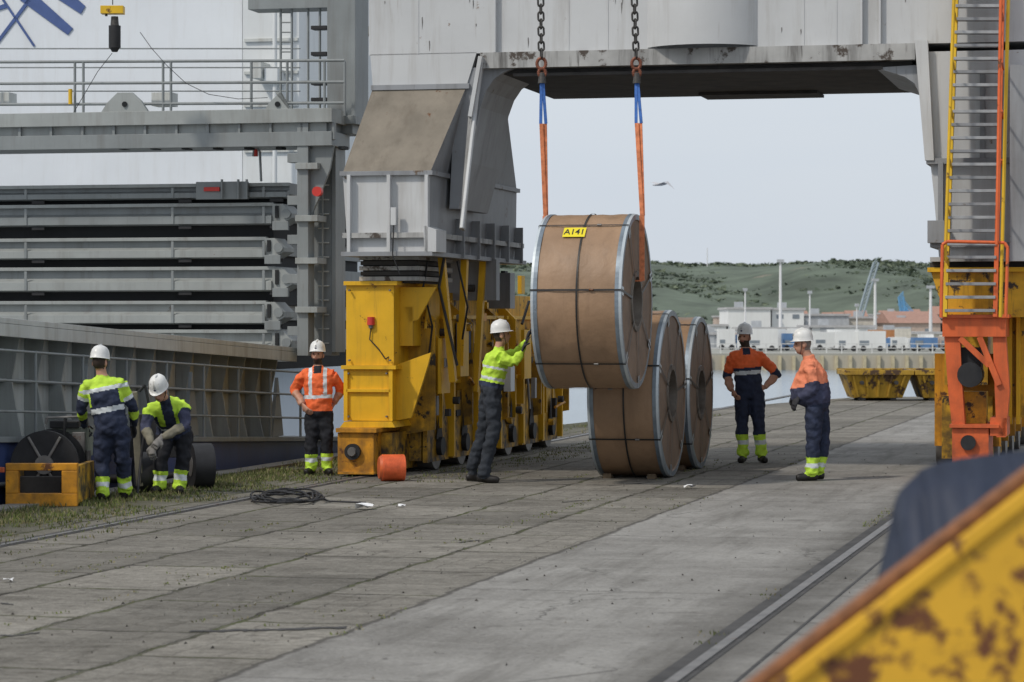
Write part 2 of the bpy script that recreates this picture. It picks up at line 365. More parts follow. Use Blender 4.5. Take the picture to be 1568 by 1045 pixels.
person(dict(head=(244,599,-.40),neck=(253,614,-.22),pel=(266,656,.22),shL=(230,628,-.2),shR=(281,622,-.12),elL=(222,655,-.25),elR=(284,652,-.28),wrL=(232,681,-.4),wrR=(247,670,-.42),
  hipL=(255,661,.2),hipR=(280,660,.2),knL=(247,704,.08),knR=(281,702,.1),anL=(244,746,.1),anR=(274,746,.1)),31.5,(-.15,-1,-.3),(-.25,-1,-.7),s2,k=.98,hands=(glove,glove),hdir={'L':(.1,-.2,-1),'R':(-.5,-.2,-.7)},toes={'L':(-.3,-1,0),'R':(.2,-1,0)})
person(dict(head=(486,544),neck=(487,562),pel=(488,631),shL=(466,575),shR=(508,575),elL=(450,597,.1),elR=(523,596,.1),wrL=(463,620,-.1),wrR=(511,619,.12),
  hipL=(479,637),hipR=(498,637),knL=(477,681,-.03),knR=(500,680,-.03),anL=(476,717),anR=(501,715)),35.5,(0,-1,0),(-.15,-1,.05),s3,k=.95,beard=hair,hands=(skin,skin),hdir={'L':(.6,-.4,-.7),'R':(-.6,.2,-.7)},toes={'L':(-.3,-1,0),'R':(.3,-1,0)})
person(dict(head=(768,514),neck=(764,534),pel=(752,594),shL=(768,548,-.18),shR=(766,546,.18),elL=(787,556,-.22),elR=(791,543,.15),wrL=(800,537,-.22),wrR=(806,521,.05),
  hipL=(753,600,-.09),hipR=(750,600,.09),knL=(757,655,-.1),knR=(741,662,.12),anL=(740,727,-.12),anR=(723,716,.15)),33.75,(1,0,0),(.95,.1,.1),s4,k=.95,beard=None,hands=(gloved,gloved),curl=.15,hdir={'L':(.45,0,1),'Ln':(1,0,-.2),'R':(.4,0,1),'Rn':(1,0,-.2)},toes={'L':(1,-.15,0),'R':(1,.1,0)},g=1.14)
person(dict(head=(1140,517),neck=(1142,534),pel=(1147,600),shL=(1121,548),shR=(1165,547),elL=(1113,577,.08),elR=(1190,573,.1),wrL=(1121,597,-.1),wrR=(1171,594,-.02),
  hipL=(1137,605),hipR=(1158,605),knL=(1136,652,-.03),knR=(1162,652,-.03),anL=(1138,695),anR=(1166,695)),38.7,(-.05,-1,0),(-.5,-1,.02),s5,k=1.02,beard=hair,hands=(skin,skin),hdir={'L':(.4,-.5,-.8),'R':(-.8,-.3,-.3)},toes={'L':(-.35,-1,0),'R':(.25,-1,0)})
person(dict(head=(1229,528),neck=(1238,547),pel=(1251,620),shL=(1241,566,-.19),shR=(1247,563,.19),elL=(1247,599,-.23),elR=(1240,597,.22),wrL=(1223,609,-.17),wrR=(1220,602,.16),
  hipL=(1247,629,-.09),hipR=(1255,629,.09),knL=(1245,677,-.1),knR=(1261,676,.1),anL=(1243,724,-.1),anR=(1253,721,.13)),34.2,(-1,0,0),(-1,-.1,-.05),s6,fat=.085,k=1.0,hairm=hair2,hands=(gloved,gloved),hdir={'L':(-.5,0,-.8),'R':(-.6,0,-.8)},toes={'L':(-1,-.1,0),'R':(-1,.1,0)},g=1.13)
# ---------------------------------------------------------------- quay ground
def quay_mat():
    m=bpy.data.materials.new('quay_concrete'); m.use_nodes=True; nt=m.node_tree; N=nt.nodes; L=nt.links; b=N['Principled BSDF']
    tc=N.new('ShaderNodeTexCoord'); O=tc.outputs['Object']
    def dot(v):
        d=N.new('ShaderNodeVectorMath'); d.operation='DOT_PRODUCT'; L.new(O,d.inputs[0]); d.inputs[1].default_value=v; return d.outputs['Value']
    def math_(op,a,c):
        x=N.new('ShaderNodeMath'); x.operation=op
        for i,s in enumerate((a,c)):
            if isinstance(s,(int,float)): x.inputs[i].default_value=s
            else: L.new(s,x.inputs[i])
        return x.outputs[0]
    def nz(scl,det=5,r=.6,vec=None):
        n=N.new('ShaderNodeTexNoise'); n.inputs['Scale'].default_value=scl; n.inputs['Detail'].default_value=det; n.inputs['Roughness'].default_value=r; L.new(vec or O,n.inputs['Vector']); return n.outputs['Fac']
    def mr(s,a,c,lo=0,hi=1):
        r=N.new('ShaderNodeMapRange'); r.inputs[1].default_value=a; r.inputs[2].default_value=c; r.inputs[3].default_value=lo; r.inputs[4].default_value=hi; L.new(s,r.inputs[0]); return r.outputs[0]
    def mix(f,a,c,t='MIX'):
        x=N.new('ShaderNodeMix'); x.data_type='RGBA'; x.blend_type=t
        if isinstance(f,float): x.inputs[0].default_value=f
        else: L.new(f,x.inputs[0])
        for i,s in ((6,a),(7,c)):
            if isinstance(s,tuple): x.inputs[i].default_value=(*s,1)
            else: L.new(s,x.inputs[i])
        return x.outputs[2]
    a=dot(PV); s=dot(QV)
    wob=math_('MULTIPLY',math_('SUBTRACT',nz(1.7,6,.7),.5),.20)
    a2=math_('ADD',a,wob); s2=math_('ADD',s,wob)
    def comb(x,y):
        c=N.new('ShaderNodeCombineXYZ'); L.new(x,c.inputs[0]); L.new(y,c.inputs[1]); return c.outputs[0]
    st=comb(math_('MULTIPLY',s,.3),math_('MULTIPLY',a,3.0)); tr=comb(math_('MULTIPLY',s,2.6),math_('MULTIPLY',a,.8)); tr2=comb(math_('MULTIPLY',s,9.0),math_('MULTIPLY',a,2.2))
    def brick(wd,rh,mo,off,sx,sy):
        k=N.new('ShaderNodeTexBrick'); L.new(comb(math_('ADD',s2,sx),math_('ADD',a2,sy)),k.inputs['Vector']); k.inputs['Scale'].default_value=1
        k.inputs['Brick Width'].default_value=wd; k.inputs['Row Height'].default_value=rh; k.inputs['Mortar Size'].default_value=mo; k.inputs['Mortar Smooth'].default_value=.5; k.offset=off
        k.inputs['Color1'].default_value=(0,0,0,1); k.inputs['Color2'].default_value=(1,1,1,1); k.inputs['Bias'].default_value=0
        return k.outputs['Fac'],k.outputs['Color']
    f1,c1=brick(1.9,1.08,.03,.37,0,.27); f2,c2=brick(5.2,2.37,.02,0.0,1.2,.13); f3,c3=brick(.42,.27,.012,.5,.1,.05)
    zone=mr(math_('ADD',a,math_('MULTIPLY',wob,.4)),-4.88,-4.82)
    base1=mix(mr(nz(.55,7,.68),.36,.66),(.105,.096,.081),(.255,.238,.205))
    base1=mix(mr(nz(1,6,.7,tr),.42,.64,0,.75),base1,(.275,.258,.225))
    base1=mix(mr(nz(1,6,.75,tr2),.52,.68,0,.75),base1,(.075,.068,.057))
    base1=mix(mr(nz(11,5,.75),.42,.7,0,.7),base1,(.095,.087,.073))
    base1=mix(mr(nz(38,3,.8),.52,.72,0,.6),base1,(.36,.345,.31))
    base1=mix(.25,base1,mix(.8,base1,c1,'OVERLAY'))
    base1=mix(mr(nz(2.2,8,.75),.55,.66,0,.7),base1,(.06,.053,.043))
    base1=mix(math_('MULTIPLY',mr(f3,0,1,0,.45),mr(nz(.7,4),.4,.6)),base1,(.05,.044,.036))
    gm=mr(nz(1.1,5),.42,.6)
    jm=math_('MULTIPLY',mr(f1,0,1,0,1),mr(nz(2.6,6,.7),.36,.56,.15,.95))
    base1=mix(jm,base1,mix(gm,(.04,.035,.028),(.075,.085,.03)))
    base2=mix(mr(nz(.5,8,.7),.36,.66),(.168,.16,.146),(.30,.29,.27))
    base2=mix(mr(nz(30,4,.8),.45,.72,0,.55),base2,(.38,.37,.345))
    base2=mix(mr(nz(18,5,.75),.52,.72,0,.65),base2,(.11,.104,.093))
    base2=mix(mr(nz(1,7,.7,st),.5,.68,0,.65),base2,(.115,.108,.096))
    base2=mix(mr(nz(1,7,.72,tr),.55,.68,0,.4),base2,(.33,.32,.295))
    base2=mix(mr(nz(2.4,9,.78),.56,.64,0,.55),base2,(.095,.088,.078))
    base2=mix(mr(nz(6.5,3,.6),.68,.71,0,.7),base2,(.05,.046,.042))
    vo=N.new('ShaderNodeTexVoronoi'); vo.feature='DISTANCE_TO_EDGE'; vo.inputs['Scale'].default_value=.33
    va=N.new('ShaderNodeVectorMath'); va.operation='ADD'; L.new(O,va.inputs[0]); w5=nz(1.5,6,.7); L.new(comb(w5,w5),va.inputs[1]); L.new(va.outputs[0],vo.inputs['Vector'])
    crk=math_('MULTIPLY',mr(vo.outputs['Distance'],.0,.006,.8,0),mr(nz(.5,3),.48,.56))
    base2=mix(crk,base2,(.05,.047,.042)); base2=mix(mr(f2,0,1,0,.55),base2,(.06,.055,.05))
    col=mix(zone,base1,base2)
    rb=math_('ABSOLUTE',math_('ADD',a,2.5),0)
    col=mix(mr(math_('ADD',rb,math_('MULTIPLY',wob,3)),.10,.55,.6,0),col,(.055,.05,.043))
    zb=math_('ABSOLUTE',math_('ADD',a2,4.85),0)
    col=mix(mr(zb,.012,.035,.7,0),col,(.05,.045,.04))
    eb=mr(math_('ADD',a,math_('MULTIPLY',wob,3)),-10.6,-9.6,.75,0)
    col=mix(eb,col,(.06,.062,.032))
    L.new(col,b.inputs['Base Color']); b.inputs['Roughness'].default_value=.92; b.inputs['Specular IOR Level'].default_value=.2
    bp=N.new('ShaderNodeBump'); bp.inputs['Distance'].default_value=.03; bp.inputs['Strength'].default_value=.75
    hgt=math_('SUBTRACT',math_('ADD',math_('MULTIPLY',nz(12,6,.7),mr(zone,0,1,1,.5)),math_('MULTIPLY',nz(1.8,4),1.3)),math_('MULTIPLY',f1,mr(zone,0,1,1.2,0)))
    L.new(hgt,bp.inputs['Height']); L.new(bp.outputs[0],b.inputs['Normal'])
    return m
qm=quay_mat()
edge=[C(-1.75,-34,0),C(-1.75,14.5,0),Vector((4.6,64,0)),Vector((9,74,0)),Vector((80,86,0)),Vector((80,-10,0))]
b=B('concrete_quay'); b.prism([Vector((p.x,p.y,-3)) for p in edge],Vector((0,0,3)),qm)
b.cbox(-2.0,-1.7,-34,14,-.12,.03,M('quay_edge_stone',(.2,.19,.17),.85,var=.3,scale=2))
for av in (-9.59,-2.5):
    ra=av+9.59
    b.cbox(ra-.13,ra-.035,-30,42,-.01,.004,crane_dark); b.cbox(ra+.035,ra+.07,-30,42,-.01,.004,crane_dark)
    b.cbox(ra-.033,ra+.033,-30,42,-.01,.012,steel)
b.cbox(7.1+.30,7.1+.32,-30,42,-.01,.004,crane_dark)
b.finish()
b=B('pavement_crack')
def crack(pts,wd):
    prev=None
    for i in range(len(pts)-1):
        p,q=G(*pts[i]),G(*pts[i+1]); n=10
        for k in range(n):
            x=p.lerp(q,k/n); y=p.lerp(q,(k+1)/n)
            o=Vector((0,1,0))
            w0=wd*(.4+random.random()); w1=wd*(.4+random.random())
            if prev is None: prev=x
            y=y+Vector((0,random.uniform(-.02,.02),0))
            b.add([prev-o*w0+UP*.005,y-o*w1+UP*.005,y+o*w1+UP*.005,prev+o*w0+UP*.005],[(0,1,2,3)],crane_dark); prev=y
crack([(290,968),(400,966),(530,962)],.06); crack([(0,925),(20,927)],.03)
crack([(835,742),(940,744),(1010,738)],.03)
crack([(1270,840),(1300,848)],.02); crack([(700,832),(735,828)],.03); crack([(60,970),(20,975),(0,974)],.03); crack([(860,770),(905,766)],.03)
b.finish(fix=False)
b=B('harbour_water'); b.add([(-4000,-60,-1.8),(4000,-60,-1.8),(4000,6000,-1.8),(-4000,6000,-1.8)],[(0,1,2,3)],M('harbour_water',(.19,.25,.31),.15,var=.15,scale=.05,bump=.6,bscale=1.2,spec=.5)); b.finish(fix=False)
land=M('far_ground',(.3,.3,.27),.9,var=.2,scale=.05)
qw=M('far_quay_wall',(.42,.38,.3),.9,var=.15,scale=.3,streak=.3,scol=(.2,.18,.14))
b=B('far_quay'); b.wbox(-500,900,232,2500,-3,-.45,land); b.wbox(-500,900,231.5,231.99,-3,-.6,qw)
pil=M('pile_yellowish',(.5,.43,.28),.8,var=.2); wfm=M('fence_white',(.62,.62,.6),.6,var=.1)
for i in range(180):
    x=-60+i*1.15; b.wbox(x,x+.25,231.2,231.49,-1.8,-.62,pil)
b.finish()
b=B('quay_railing')
for i in range(150):
    x=-40+i*1.24; b.wbox(x,x+.1,233,233.1,-.45,.35,wfm)
for z in (-.05,.3): b.wbox(-40,146,232.98,233.04,z,z+.06,wfm)
b.finish()
# hills
hm=M('hill_vegetation',(.10,.125,.092),.95,var=.45,scale=.035,rust=.3,rcol=(.24,.2,.155),rscale=.02,streak=.5,scol=(.06,.08,.055))  # gray-green base has distance haze mixed into the colour
b=B('hills'); nx,ny=300,44; vs=[];fs=[]
for j in range(ny):
    for i in range(nx):
        x=-1400+i*9.6; y=1000+j*28
        t=min(1,j/20.0); e=t*t*(3-2*t)
        hh=(31+2.5*noise.noise(Vector((x*.006,1,3)))+1.6*noise.noise(Vector((x*.03,0,1)))+1.0*noise.noise(Vector((x*.11,0,1))))*e
        hh+=e*(1-e)*38*noise.noise(Vector((x*.014,y*.004,5)))+(4*noise.noise(Vector((x*.05,y*.02,8)))+3*abs(noise.noise(Vector((x*.12,y*.06,3)))))*(1-e*.75)
        if x<-20: hh*=max(.5,1+(x+20)*.0012)
        vs.append((x,y,-.5+hh*1.12))
for j in range(ny-1):
    for i in range(nx-1): k=j*nx+i; fs.append((k,k+1,k+nx+1,k+nx))
b.add(vs,fs,hm,True); b.finish()
vs_h=vs
def hill_z(x,y):
    j=(y-1000)/28; i=(x+1400)/9.6; return vs_h[int(j)*nx+int(i)][2]
b=B('distant_tree_row'); tm=M('distant_foliage',(.075,.097,.068),.95,var=.45,scale=.12); tm2=M('distant_foliage_light',(.125,.15,.1),.95,var=.3,scale=.12)
def clump(x,y,z,r,m):
    q=[Vector((x,y,z))+Vector((random.uniform(-r,r),random.uniform(-r,r),random.uniform(-r*.5,r*.8))) for _ in range(4)]
    b.add(q,[(0,1,2),(0,2,3),(1,2,3),(0,1,3)],m)
for i in range(3600):
    x=random.uniform(-250,520); y=random.uniform(760,900); hgt=1.5+3.5*abs(noise.noise(Vector((x*.03,y*.01,2))))*2
    clump(x,y,-.5+random.random()*hgt,random.uniform(1,2.4),tm if random.random()<.7 else tm2)
for i in range(22000):
    x=random.uniform(-20,330); y=random.uniform(1010,1640)
    nn_=noise.noise(Vector((x*.02,y*.008,7)))
    if nn_<-.12: continue
    clump(x,y,hill_z(x,y)+random.uniform(0,.9),random.uniform(.9,2.2),tm if random.random()<(.5+nn_) else tm2)
b.finish(fix=False)
bw=M('far_wall_white',(.70,.71,.70),.7,var=.08,scale=.3,streak=.3,scol=(.45,.43,.4)); bwin=M('far_window',(.2,.23,.26),.3); broof=M('far_roof',(.42,.42,.42),.7); btile=M('far_tile_roof',(.36,.21,.16),.8); bpink=M('far_wall_pink',(.46,.37,.31),.8); bgr=M('far_wall_gray',(.4,.42,.44),.7); bcr=M('far_wall_cream',(.58,.55,.48),.8)
def far_building(name,u0,u1,v0,d,wall,roof='flat',rows=1,dep=14,win=1):
    b=B(name); x0=(u0-784)/F*d; x1=(u1-784)/F*d; zt=H+(498-v0)/F*d; zb=-.45
    b.wbox(x0,x1,d,d+dep,zb,zt,wall)
    if roof=='flat': b.wbox(x0-.2,x1+.2,d-.2,d+dep+.2,zt,zt+.25,broof)
    else: b.prism([Vector((x0-.3,d-.3,zt)),Vector((x0-.3,d+dep,zt)),Vector((x0-.3,d+dep/2,zt+1.4))],Vector((x1-x0+.6,0,0)),btile)
    hh=(zt-zb)/rows; n=max(2,int((x1-x0)/2.6))
    if win:
        for r in range(rows):
            for i in range(n):
                xc=x0+(i+.5)*(x1-x0)/n
                b.wbox(xc-.4,xc+.4,d-.04,d-.005,zb+hh*(r+.5),zb+hh*(r+.75),bwin)
    b.wbox(x0+.8,x0+2.2,d-.06,d-.005,zb,zb+2.1,bgr)
    b.wbox(x0+1,x0+2,d+3,d+4,zt+.25,zt+.9,bgr)
    b.finish()
far_building('port_office_building',1115,1180,474,330,bw,rows=1,win=0)
far_building('port_office_building',1182,1231,475,331,bw,rows=2)
far_building('warehouse',1233,1300,484,340,bgr,win=0)
far_building('warehouse',1140,1236,505,290,bw)
far_building('warehouse',1244,1340,502,292,bw,win=0)
far_building('warehouse',1300,1364,488,345,bcr)
far_building('tiled_house',1366,1440,495,330,bpink,'g')
far_building('warehouse',1345,1440,512,285,bcr,win=0)
far_building('warehouse',700,835,484,330,bw,rows=2)
far_building('warehouse',1450,1640,488,330,bw,rows=2)
far_building('warehouse',1040,1112,500,330,bw)
far_building('warehouse',1060,1138,513,280,bgr,win=0)
for i in range(34):
    u=1095+i*11+random.uniform(-5,5); d=random.uniform(420,720); far_building('tiled_house' if i%2 else 'warehouse',u,u+random.uniform(10,30),random.uniform(479,495),d,random.choice([bw,bpink,bgr,bcr]),'g' if i%2 else 'flat',win=0,dep=8)
cols=[bw,bcr,bgr,bpink,M('box_blue',(.1,.2,.38),.6),bw,M('box_orange',(.45,.2,.08),.6)]
for i in range(30):
    u=1100+i*12+random.uniform(-5,5); d=262+random.uniform(-12,14); x=(u-784)/F*d; zz=random.uniform(1.1,2.0)
    b=B('parked_van' if i%3==0 else 'site_container'); m=bw if i%3==0 else random.choice(cols); ln=random.uniform(1.2,3.0)
    b.wbox(x,x+ln,d,d+2,-.2,-.45+zz,m); b.wbox(x+.15,x+ln*.4,d-.02,d-.004,.1,.5,bwin)
    for q in (.2,.8): b.tube((x+ln*q,d-.05,-.2),(x+ln*q,d+.2,-.2),.25,.25,black,10)
    b.finish()
pm=M('mast_white',(.7,.7,.7),.5,var=.05)
for u,vt,d,r in ((1195,402,300,.2),(1141,446,300,.12),(1240,450,300,.12),(1340,431,320,.22),(1425,442,300,.22),(1312,470,280,.1),(1083,380,1500,.35)):
    b=B('light_mast' if d<1000 else 'hilltop_antenna'); x=(u-784)/F*d; zt=H+(498-vt)/F*d; zb=-.45 if d<1000 else 25
    b.tube((x,d,zb),(x,d,zt),r,r*.6,pm,10)
    if d<1000: b.wbox(x-r*1.8,x+r*1.8,d-.3,d+.3,zt,zt+.3,bgr); b.wbox(x-.4,x+.4,d-.4,d+.4,zb,zb+.6,bgr)
    else: b.wbox(x-1.3,x+1.3,d-1,d+1,zb,zb+7,bw); b.wbox(x+3,x+6,d-1,d+1,zb,zb+5.5,bw)
    b.finish()
for nm,pts,col in (('harbour_crane',[(1312,492),(1322,455),(1338,402)],(.3,.36,.4)),('harbour_crane',[(1380,490),(1378,470),(1376,455)],(.12,.3,.5)),('harbour_crane',[(1398,492),(1386,482),(1376,466)],(.12,.3,.5))):
    m=M('crane_col%g'%col[0],col,.5); d=420; b=B(nm); pp=[P(u,v,d) for u,v in pts]
    off=Vector((.7,0,0))
    for o in (off*0,off): b.path([p+o for p in pp],.16,m)
    for k in range(16):
        t=k/15; q0=pp[0].lerp(pp[2],t); b.tube(q0,q0+off+UP*.8,.07,.07,m,5)
    b.tube((pp[0].x+.35,d,-.45),pp[0]+off*.5,.6,.4,m,8); b.wbox(pp[0].x-.7,pp[0].x+1.3,d-1,d+1,pp[0].z-.7,pp[0].z+.7,m)
    b.finish()
# ---------------------------------------------------------------- portal crane
b=B('portal_crane')
aL,_=CA(565,100,0); zt=9.0
aB0,zb=CA(738,82,0); aR0,_=CA(1402,75,0)
aRend=aR0+2.4
b.cbox(aL,aRend,0,4.2,zb,zt,crane_gray)
b.cbox(aB0,aR0,-.10,4.3,zb-.20,zb-.002,flange)
b.cbox(aB0+.05,aR0-.05,.12,4.1,zb-.26,zb-.202,crane_dark)  # dark underside sheets: stains plus girder shade put into the colour
b.cbox(aB0+2.2,aR0-1.6,3.4,4.2,zb-.30,zb-.262,crane_dark)
b.cbox(aB0+.4,aR0-.4,.0,.1,zb-.30,zb-.262+.001,crane_dark)
b.tube(C(CA(1075,70,0)[0],.45,zb+.02),C(CA(1075,70,0)[0],.45,zt),.82,.82,crane_gray,48,True,False)
for u in (758,1318,1346): 
    a,_=CA(u,80,0); b.cbox(a,a+.025,-.08,-.002,zb+.002,zt,crane_gray)
for u in (640,870,930,1230,1280): 
    a,_=CA(u,80,0); b.cbox(a,a+.012,-.006,-.002,zb+.002,zt,crane_gray)
rg=random.Random(11)
for i in range(26):      # runs of rust and dirt below welds on the girder web (thin scale deposits)
    a=rg.uniform(aL+.1,aRend-2.4); z=rg.uniform(zb+.1,zb+1.2); h_=rg.uniform(.03,.16)
    b.prism([C(a,-.001,z),C(a+.012,-.001,z+.01),C(a+.016,-.001,z-h_*.4),C(a+.006,-.001,z-h_)],QV*-.003,steel)
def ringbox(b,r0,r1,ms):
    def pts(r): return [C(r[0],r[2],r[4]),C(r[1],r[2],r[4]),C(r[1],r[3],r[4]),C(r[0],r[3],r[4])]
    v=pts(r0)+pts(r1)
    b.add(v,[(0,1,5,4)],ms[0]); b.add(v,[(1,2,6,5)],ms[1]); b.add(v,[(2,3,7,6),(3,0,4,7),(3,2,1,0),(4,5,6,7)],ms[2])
def R(uL,uR,v,s0,s1):
    a0,z=CA(uL,v,s0); a1,_=CA(uR,v,s0); return (a0,a1,s0,s1,z)
r0=R(567,730,84,0,2.3); r1=R(571,714,136,0,2.2); r2=R(525,659,265,-.8,4.0); r3=R(531,655,362,-.8,4.1); r4=R(534,652,392,-.8,4.2)
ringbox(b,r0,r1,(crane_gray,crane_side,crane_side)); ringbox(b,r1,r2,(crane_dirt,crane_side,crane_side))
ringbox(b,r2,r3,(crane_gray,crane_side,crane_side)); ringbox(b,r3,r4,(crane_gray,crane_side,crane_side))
b.pbox(520,662,263,268,-.86,4.05,crane_side)
b.pbox(524,664,357,364,-.88,4.2,flange)
b.pbox(522,662,386,392,-.9,4.4,crane_side)
b.pbox(568,718,131,136,-.04,2.2,crane_side)
for u in (531,592,650): b.pbox(u,u+5,268,386,-.9,-.801,crane_gray)
for u in (598,): b.pbox(u,u+8,318,345,-.95,-.9,crane_gray)
b.path([CP(601,318,-.93),CP(603,345,-.93),CP(601,390,-.95),CP(612,420,-.95)],.008,black)
b.prism([CP(648,345,-.9),CP(668,352,-.9),CP(668,386,-.9),CP(650,386,-.9)],QV*.5,crane_gray)
hp=[(700,104),(790,104),(770,112),(756,122),(744,140),(735,165),(720,250),(702,320),(688,320),(694,200)]
b.prism([CP(u,v,.02) for u,v in hp],QV*1.6,crane_side)
b.path([CP(737,88,-.12),CP(727,175,-.12),CP(707,350,-.7)],.03,crane_gray)
b.beam(CP(738,88,-.1),CP(722,180,-.12),.05,.2,crane_gray,QV)
b.beam(CP(722,180,-.12),CP(708,352,-.35),.05,.14,flange,QV)
for k in range(5): 
    s=.6+k*.85; b.cbox(r3[1]+.002,r3[1]+.12,s,s+.03,r4[4],r4[4]+.5,crane_side)
for i in range(5):
    b.pbox(550+2*(i%2),642-2*(i%2),392+i*8,398+i*8,-.5+.02*(i%2),1.2,flange if i%2==0 else crane_dark)
b.pbox(556,636,390,434,-.4,1.0,crane_dark)
b.cbox(-.3,.45,3.0,4.2,2.3,2.75,crane_dark); b.cbox(-.1,.9,2.3,2.5,2.2,2.75,crane_side)  # first block is dark to paint the shaded gap above the equalizer
b.pbox(530,603,437,560,-.6,1.7,yellow); b.pbox(526,608,431,437,-.65,1.8,yellow)
b.pbox(527,600,566,645,-.62,1.5,yellow); b.pbox(522,606,560,566,-.68,1.7,yellow)
b.pbox(530,598,596,601,-.66,-.62,yellow); b.pbox(526,532,566,645,-.66,-.621,yellow); b.pbox(595,601,566,645,-.66,-.621,yellow)
b.prism([CP(520,655,-.7),CP(605,655,-.7),CP(600,646,-.7),CP(527,646,-.7)],QV*2.0,yellow)
b.pbox(517,572,663,727,-.95,.1,orangey); b.pbox(514,576,656,663,-1.0,.2,orangey); b.pbox(517,572,723,727,-1.05,-.951,orangey)
b.pbox(575,600,663,722,-.6,1.5,yellowd)
hc=CP(541,692,-.95); b.tube(hc,hc-QV*.06,.1,.1,black,20); b.tube(hc-QV*.06,hc-QV*.09,.06,.05,steel,16)
lc=CP(568,498,-.62); b.tube(lc,lc+UP*.1,.05,.045,red,14); b.tube(lc-UP*.04,lc,.03,.03,steel,8)
b.path([lc-UP*.04,CP(566,520,-.63),CP(580,535,-.64),CP(590,550,-.64),CP(607,540,-.5)],.008,black)
b.pbox(612,632,470,530,-.3,.3,yellow)
for u,v in ((536,445),(598,445),(536,552),(598,552),(535,572),(593,572),(535,638),(593,638)):
    q=CP(u,v,-.62); b.tube(q,q-QV*.05,.012,.012,steel,8)
for s0,s1 in ((1.75,4.6),(4.9,8.4)):
    b.cbox(-.42,.40,s0,s1,1.15,1.95,yellowd); b.cbox(-.48,.46,s0-.05,s1+.05,1.95,2.0,yellow); b.cbox(-.48,.46,s0-.05,s1+.05,1.1,1.15,yellow)
b.cbox(-.3,.3,1.9,8.2,2.0,2.3,yellowd)
for k,s in enumerate([.1,.75,1.45,2.1,2.8,3.5,4.2,5.0,5.7,6.4,7.1,7.8,8.4]):
    top=(2.3,2.0,1.6,2.25,1.9,1.6,2.2,2.3,1.8,1.6,2.1,2.2,2.0)[k]; wd=(.62,.55,.5)[k%3]
    m=yellow if k%3 else yellowd
    b.prism([C(.05,s,.45),C(wd,s,.55),C(wd,s,top-.35),C(.2,s,top)],QV*.05,m)
for k,s in enumerate([.25,1.6,2.95,4.4,5.75,7.1]):
    b.prism([C(.42,s,.12),C(.42,s+1.1,.12),C(.42,s+1.1,.55),C(.42,s+.85,1.0),C(.42,s+.25,1.0),C(.42,s,.55)],PV*.06,yellowd)
    b.cbox(-.36,.4,s,s+1.1,.14,.95,yellowd)
    wc=C(.1,s+.55,.31); b.tube(wc-PV*.12,wc+PV*.36,.3,.3,steel,24); b.tube(wc+PV*.38,wc+PV*.45,.12,.12,black,16)
    b.prism([C(.50,s+.38,.4),C(.50,s+.72,.4),C(.50,s+.55,.82)],PV*.004,crane_dark)  # flat dark triangle paints the shade of a notch
    b.cbox(.40,.55,s+1.13,s+1.2,.15,1.15,yellow)
for s,z0 in ((.2,1.0),(1.2,1.2),(3.3,1.1),(5.0,1.1),(6.4,1.2)):
    b.cbox(.63,.68,s,s+.45,z0,z0+.7,yellow)
rb=random.Random(5)
for i in range(64):     # brackets, boxes, pins and hydraulic bits on the landward side
    s=rb.uniform(.1,8.2); z=rb.uniform(.4,2.4); a=rb.uniform(.42,.66); m=rb.choice([yellow,yellowd,yellowd,crane_dark,orangey,crane_side,black])
    if i%3==0: b.tube(C(a,s,z),C(a+.05,s+rb.uniform(-.5,.5),z+rb.uniform(-.5,.4)),.02,.02,m,8)
    elif i%3==1: b.cbox(a,a+.06,s,s+rb.uniform(.08,.25),z,z+rb.uniform(.08,.3),m)
    else: b.tube(C(a,s,z),C(a+.08,s,z),.05,.05,m,12)
for (u0,v0,s0,u1,v1,s1) in ((676,392,.2,694,585,.4),(712,392,1.2,706,560,1.3),(740,400,2.3,728,600,2.2),(640,430,0,675,440,1.0)):
    b.beam(CP(u0,v0,s0),CP(u1,v1,s1),.08,.11,yellow,QV)
b.path([CP(680,395,0.1),CP(672,440,0.1),CP(700,560,.3)],.02,crane_dark)
b.path([CP(655,400,-.2),CP(648,440,-.2),CP(662,500,.0),CP(655,560,.1)],.014,black); b.path([CP(700,400,.6),CP(716,470,.6),CP(708,520,.7)],.014,black)
b.prism([CP(604,440,-.3),CP(668,440,-.3),CP(640,490,-.3),CP(604,500,-.3)],QV*.05,yellow)
b.prism([CP(604,560,-.4),CP(660,540,-.4),CP(655,560,-.4),(CP(630,640,-.4)),CP(604,645,-.4)],QV*.06,yellow)
b.cbox(.35,.75,8.0,8.5,1.9,2.3,M('dark_red_paint',(.14,.03,.03),.5)); b.cbox(.2,.7,4.0,4.3,2.1,2.6,crane_side)
b.cbox(.42,.6,2.0,2.25,1.5,1.9,M('junction_blue',(.05,.1,.2),.5)); b.cbox(.7,.8,3.6,3.85,.95,1.3,white)
# right leg
q0=R(1404,1620,80,0,3.2); q1=R(1412,1620,170,0,3.2); q2=R(1424,1620,245,0,3.2); q3=R(1430,1620,300,0,3.2); q4=R(1438,1620,398,0,3.2)
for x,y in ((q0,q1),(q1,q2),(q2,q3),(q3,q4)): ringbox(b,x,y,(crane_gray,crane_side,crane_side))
b.prism([CP(1340,104,.02),CP(1404,100,.02),CP(1416,190,.02),CP(1410,150,.02),CP(1400,128,.02),CP(1385,118,.02)],QV*3.2,crane_side)
b.prism([CP(1400,62,-.12),CP(1420,62,-.12),CP(1430,246,-.12),CP(1416,246,-.12)],QV*.1,crane_gray)
b.pbox(1418,1620,243,249,-.1,3.2,crane_side); b.pbox(1424,1620,372,378,-.1,3.2,crane_side); b.pbox(1424,1620,394,400,-.12,3.2,flange)
b.pbox(1420,1446,338,372,-.2,-.02,crane_side); b.pbox(1546,1580,100,400,-.3,-.02,crane_side)
b.pbox(1436,1444,249,372,-.12,-.003,crane_side); b.pbox(1500,1508,110,243,-.06,-.003,crane_side)
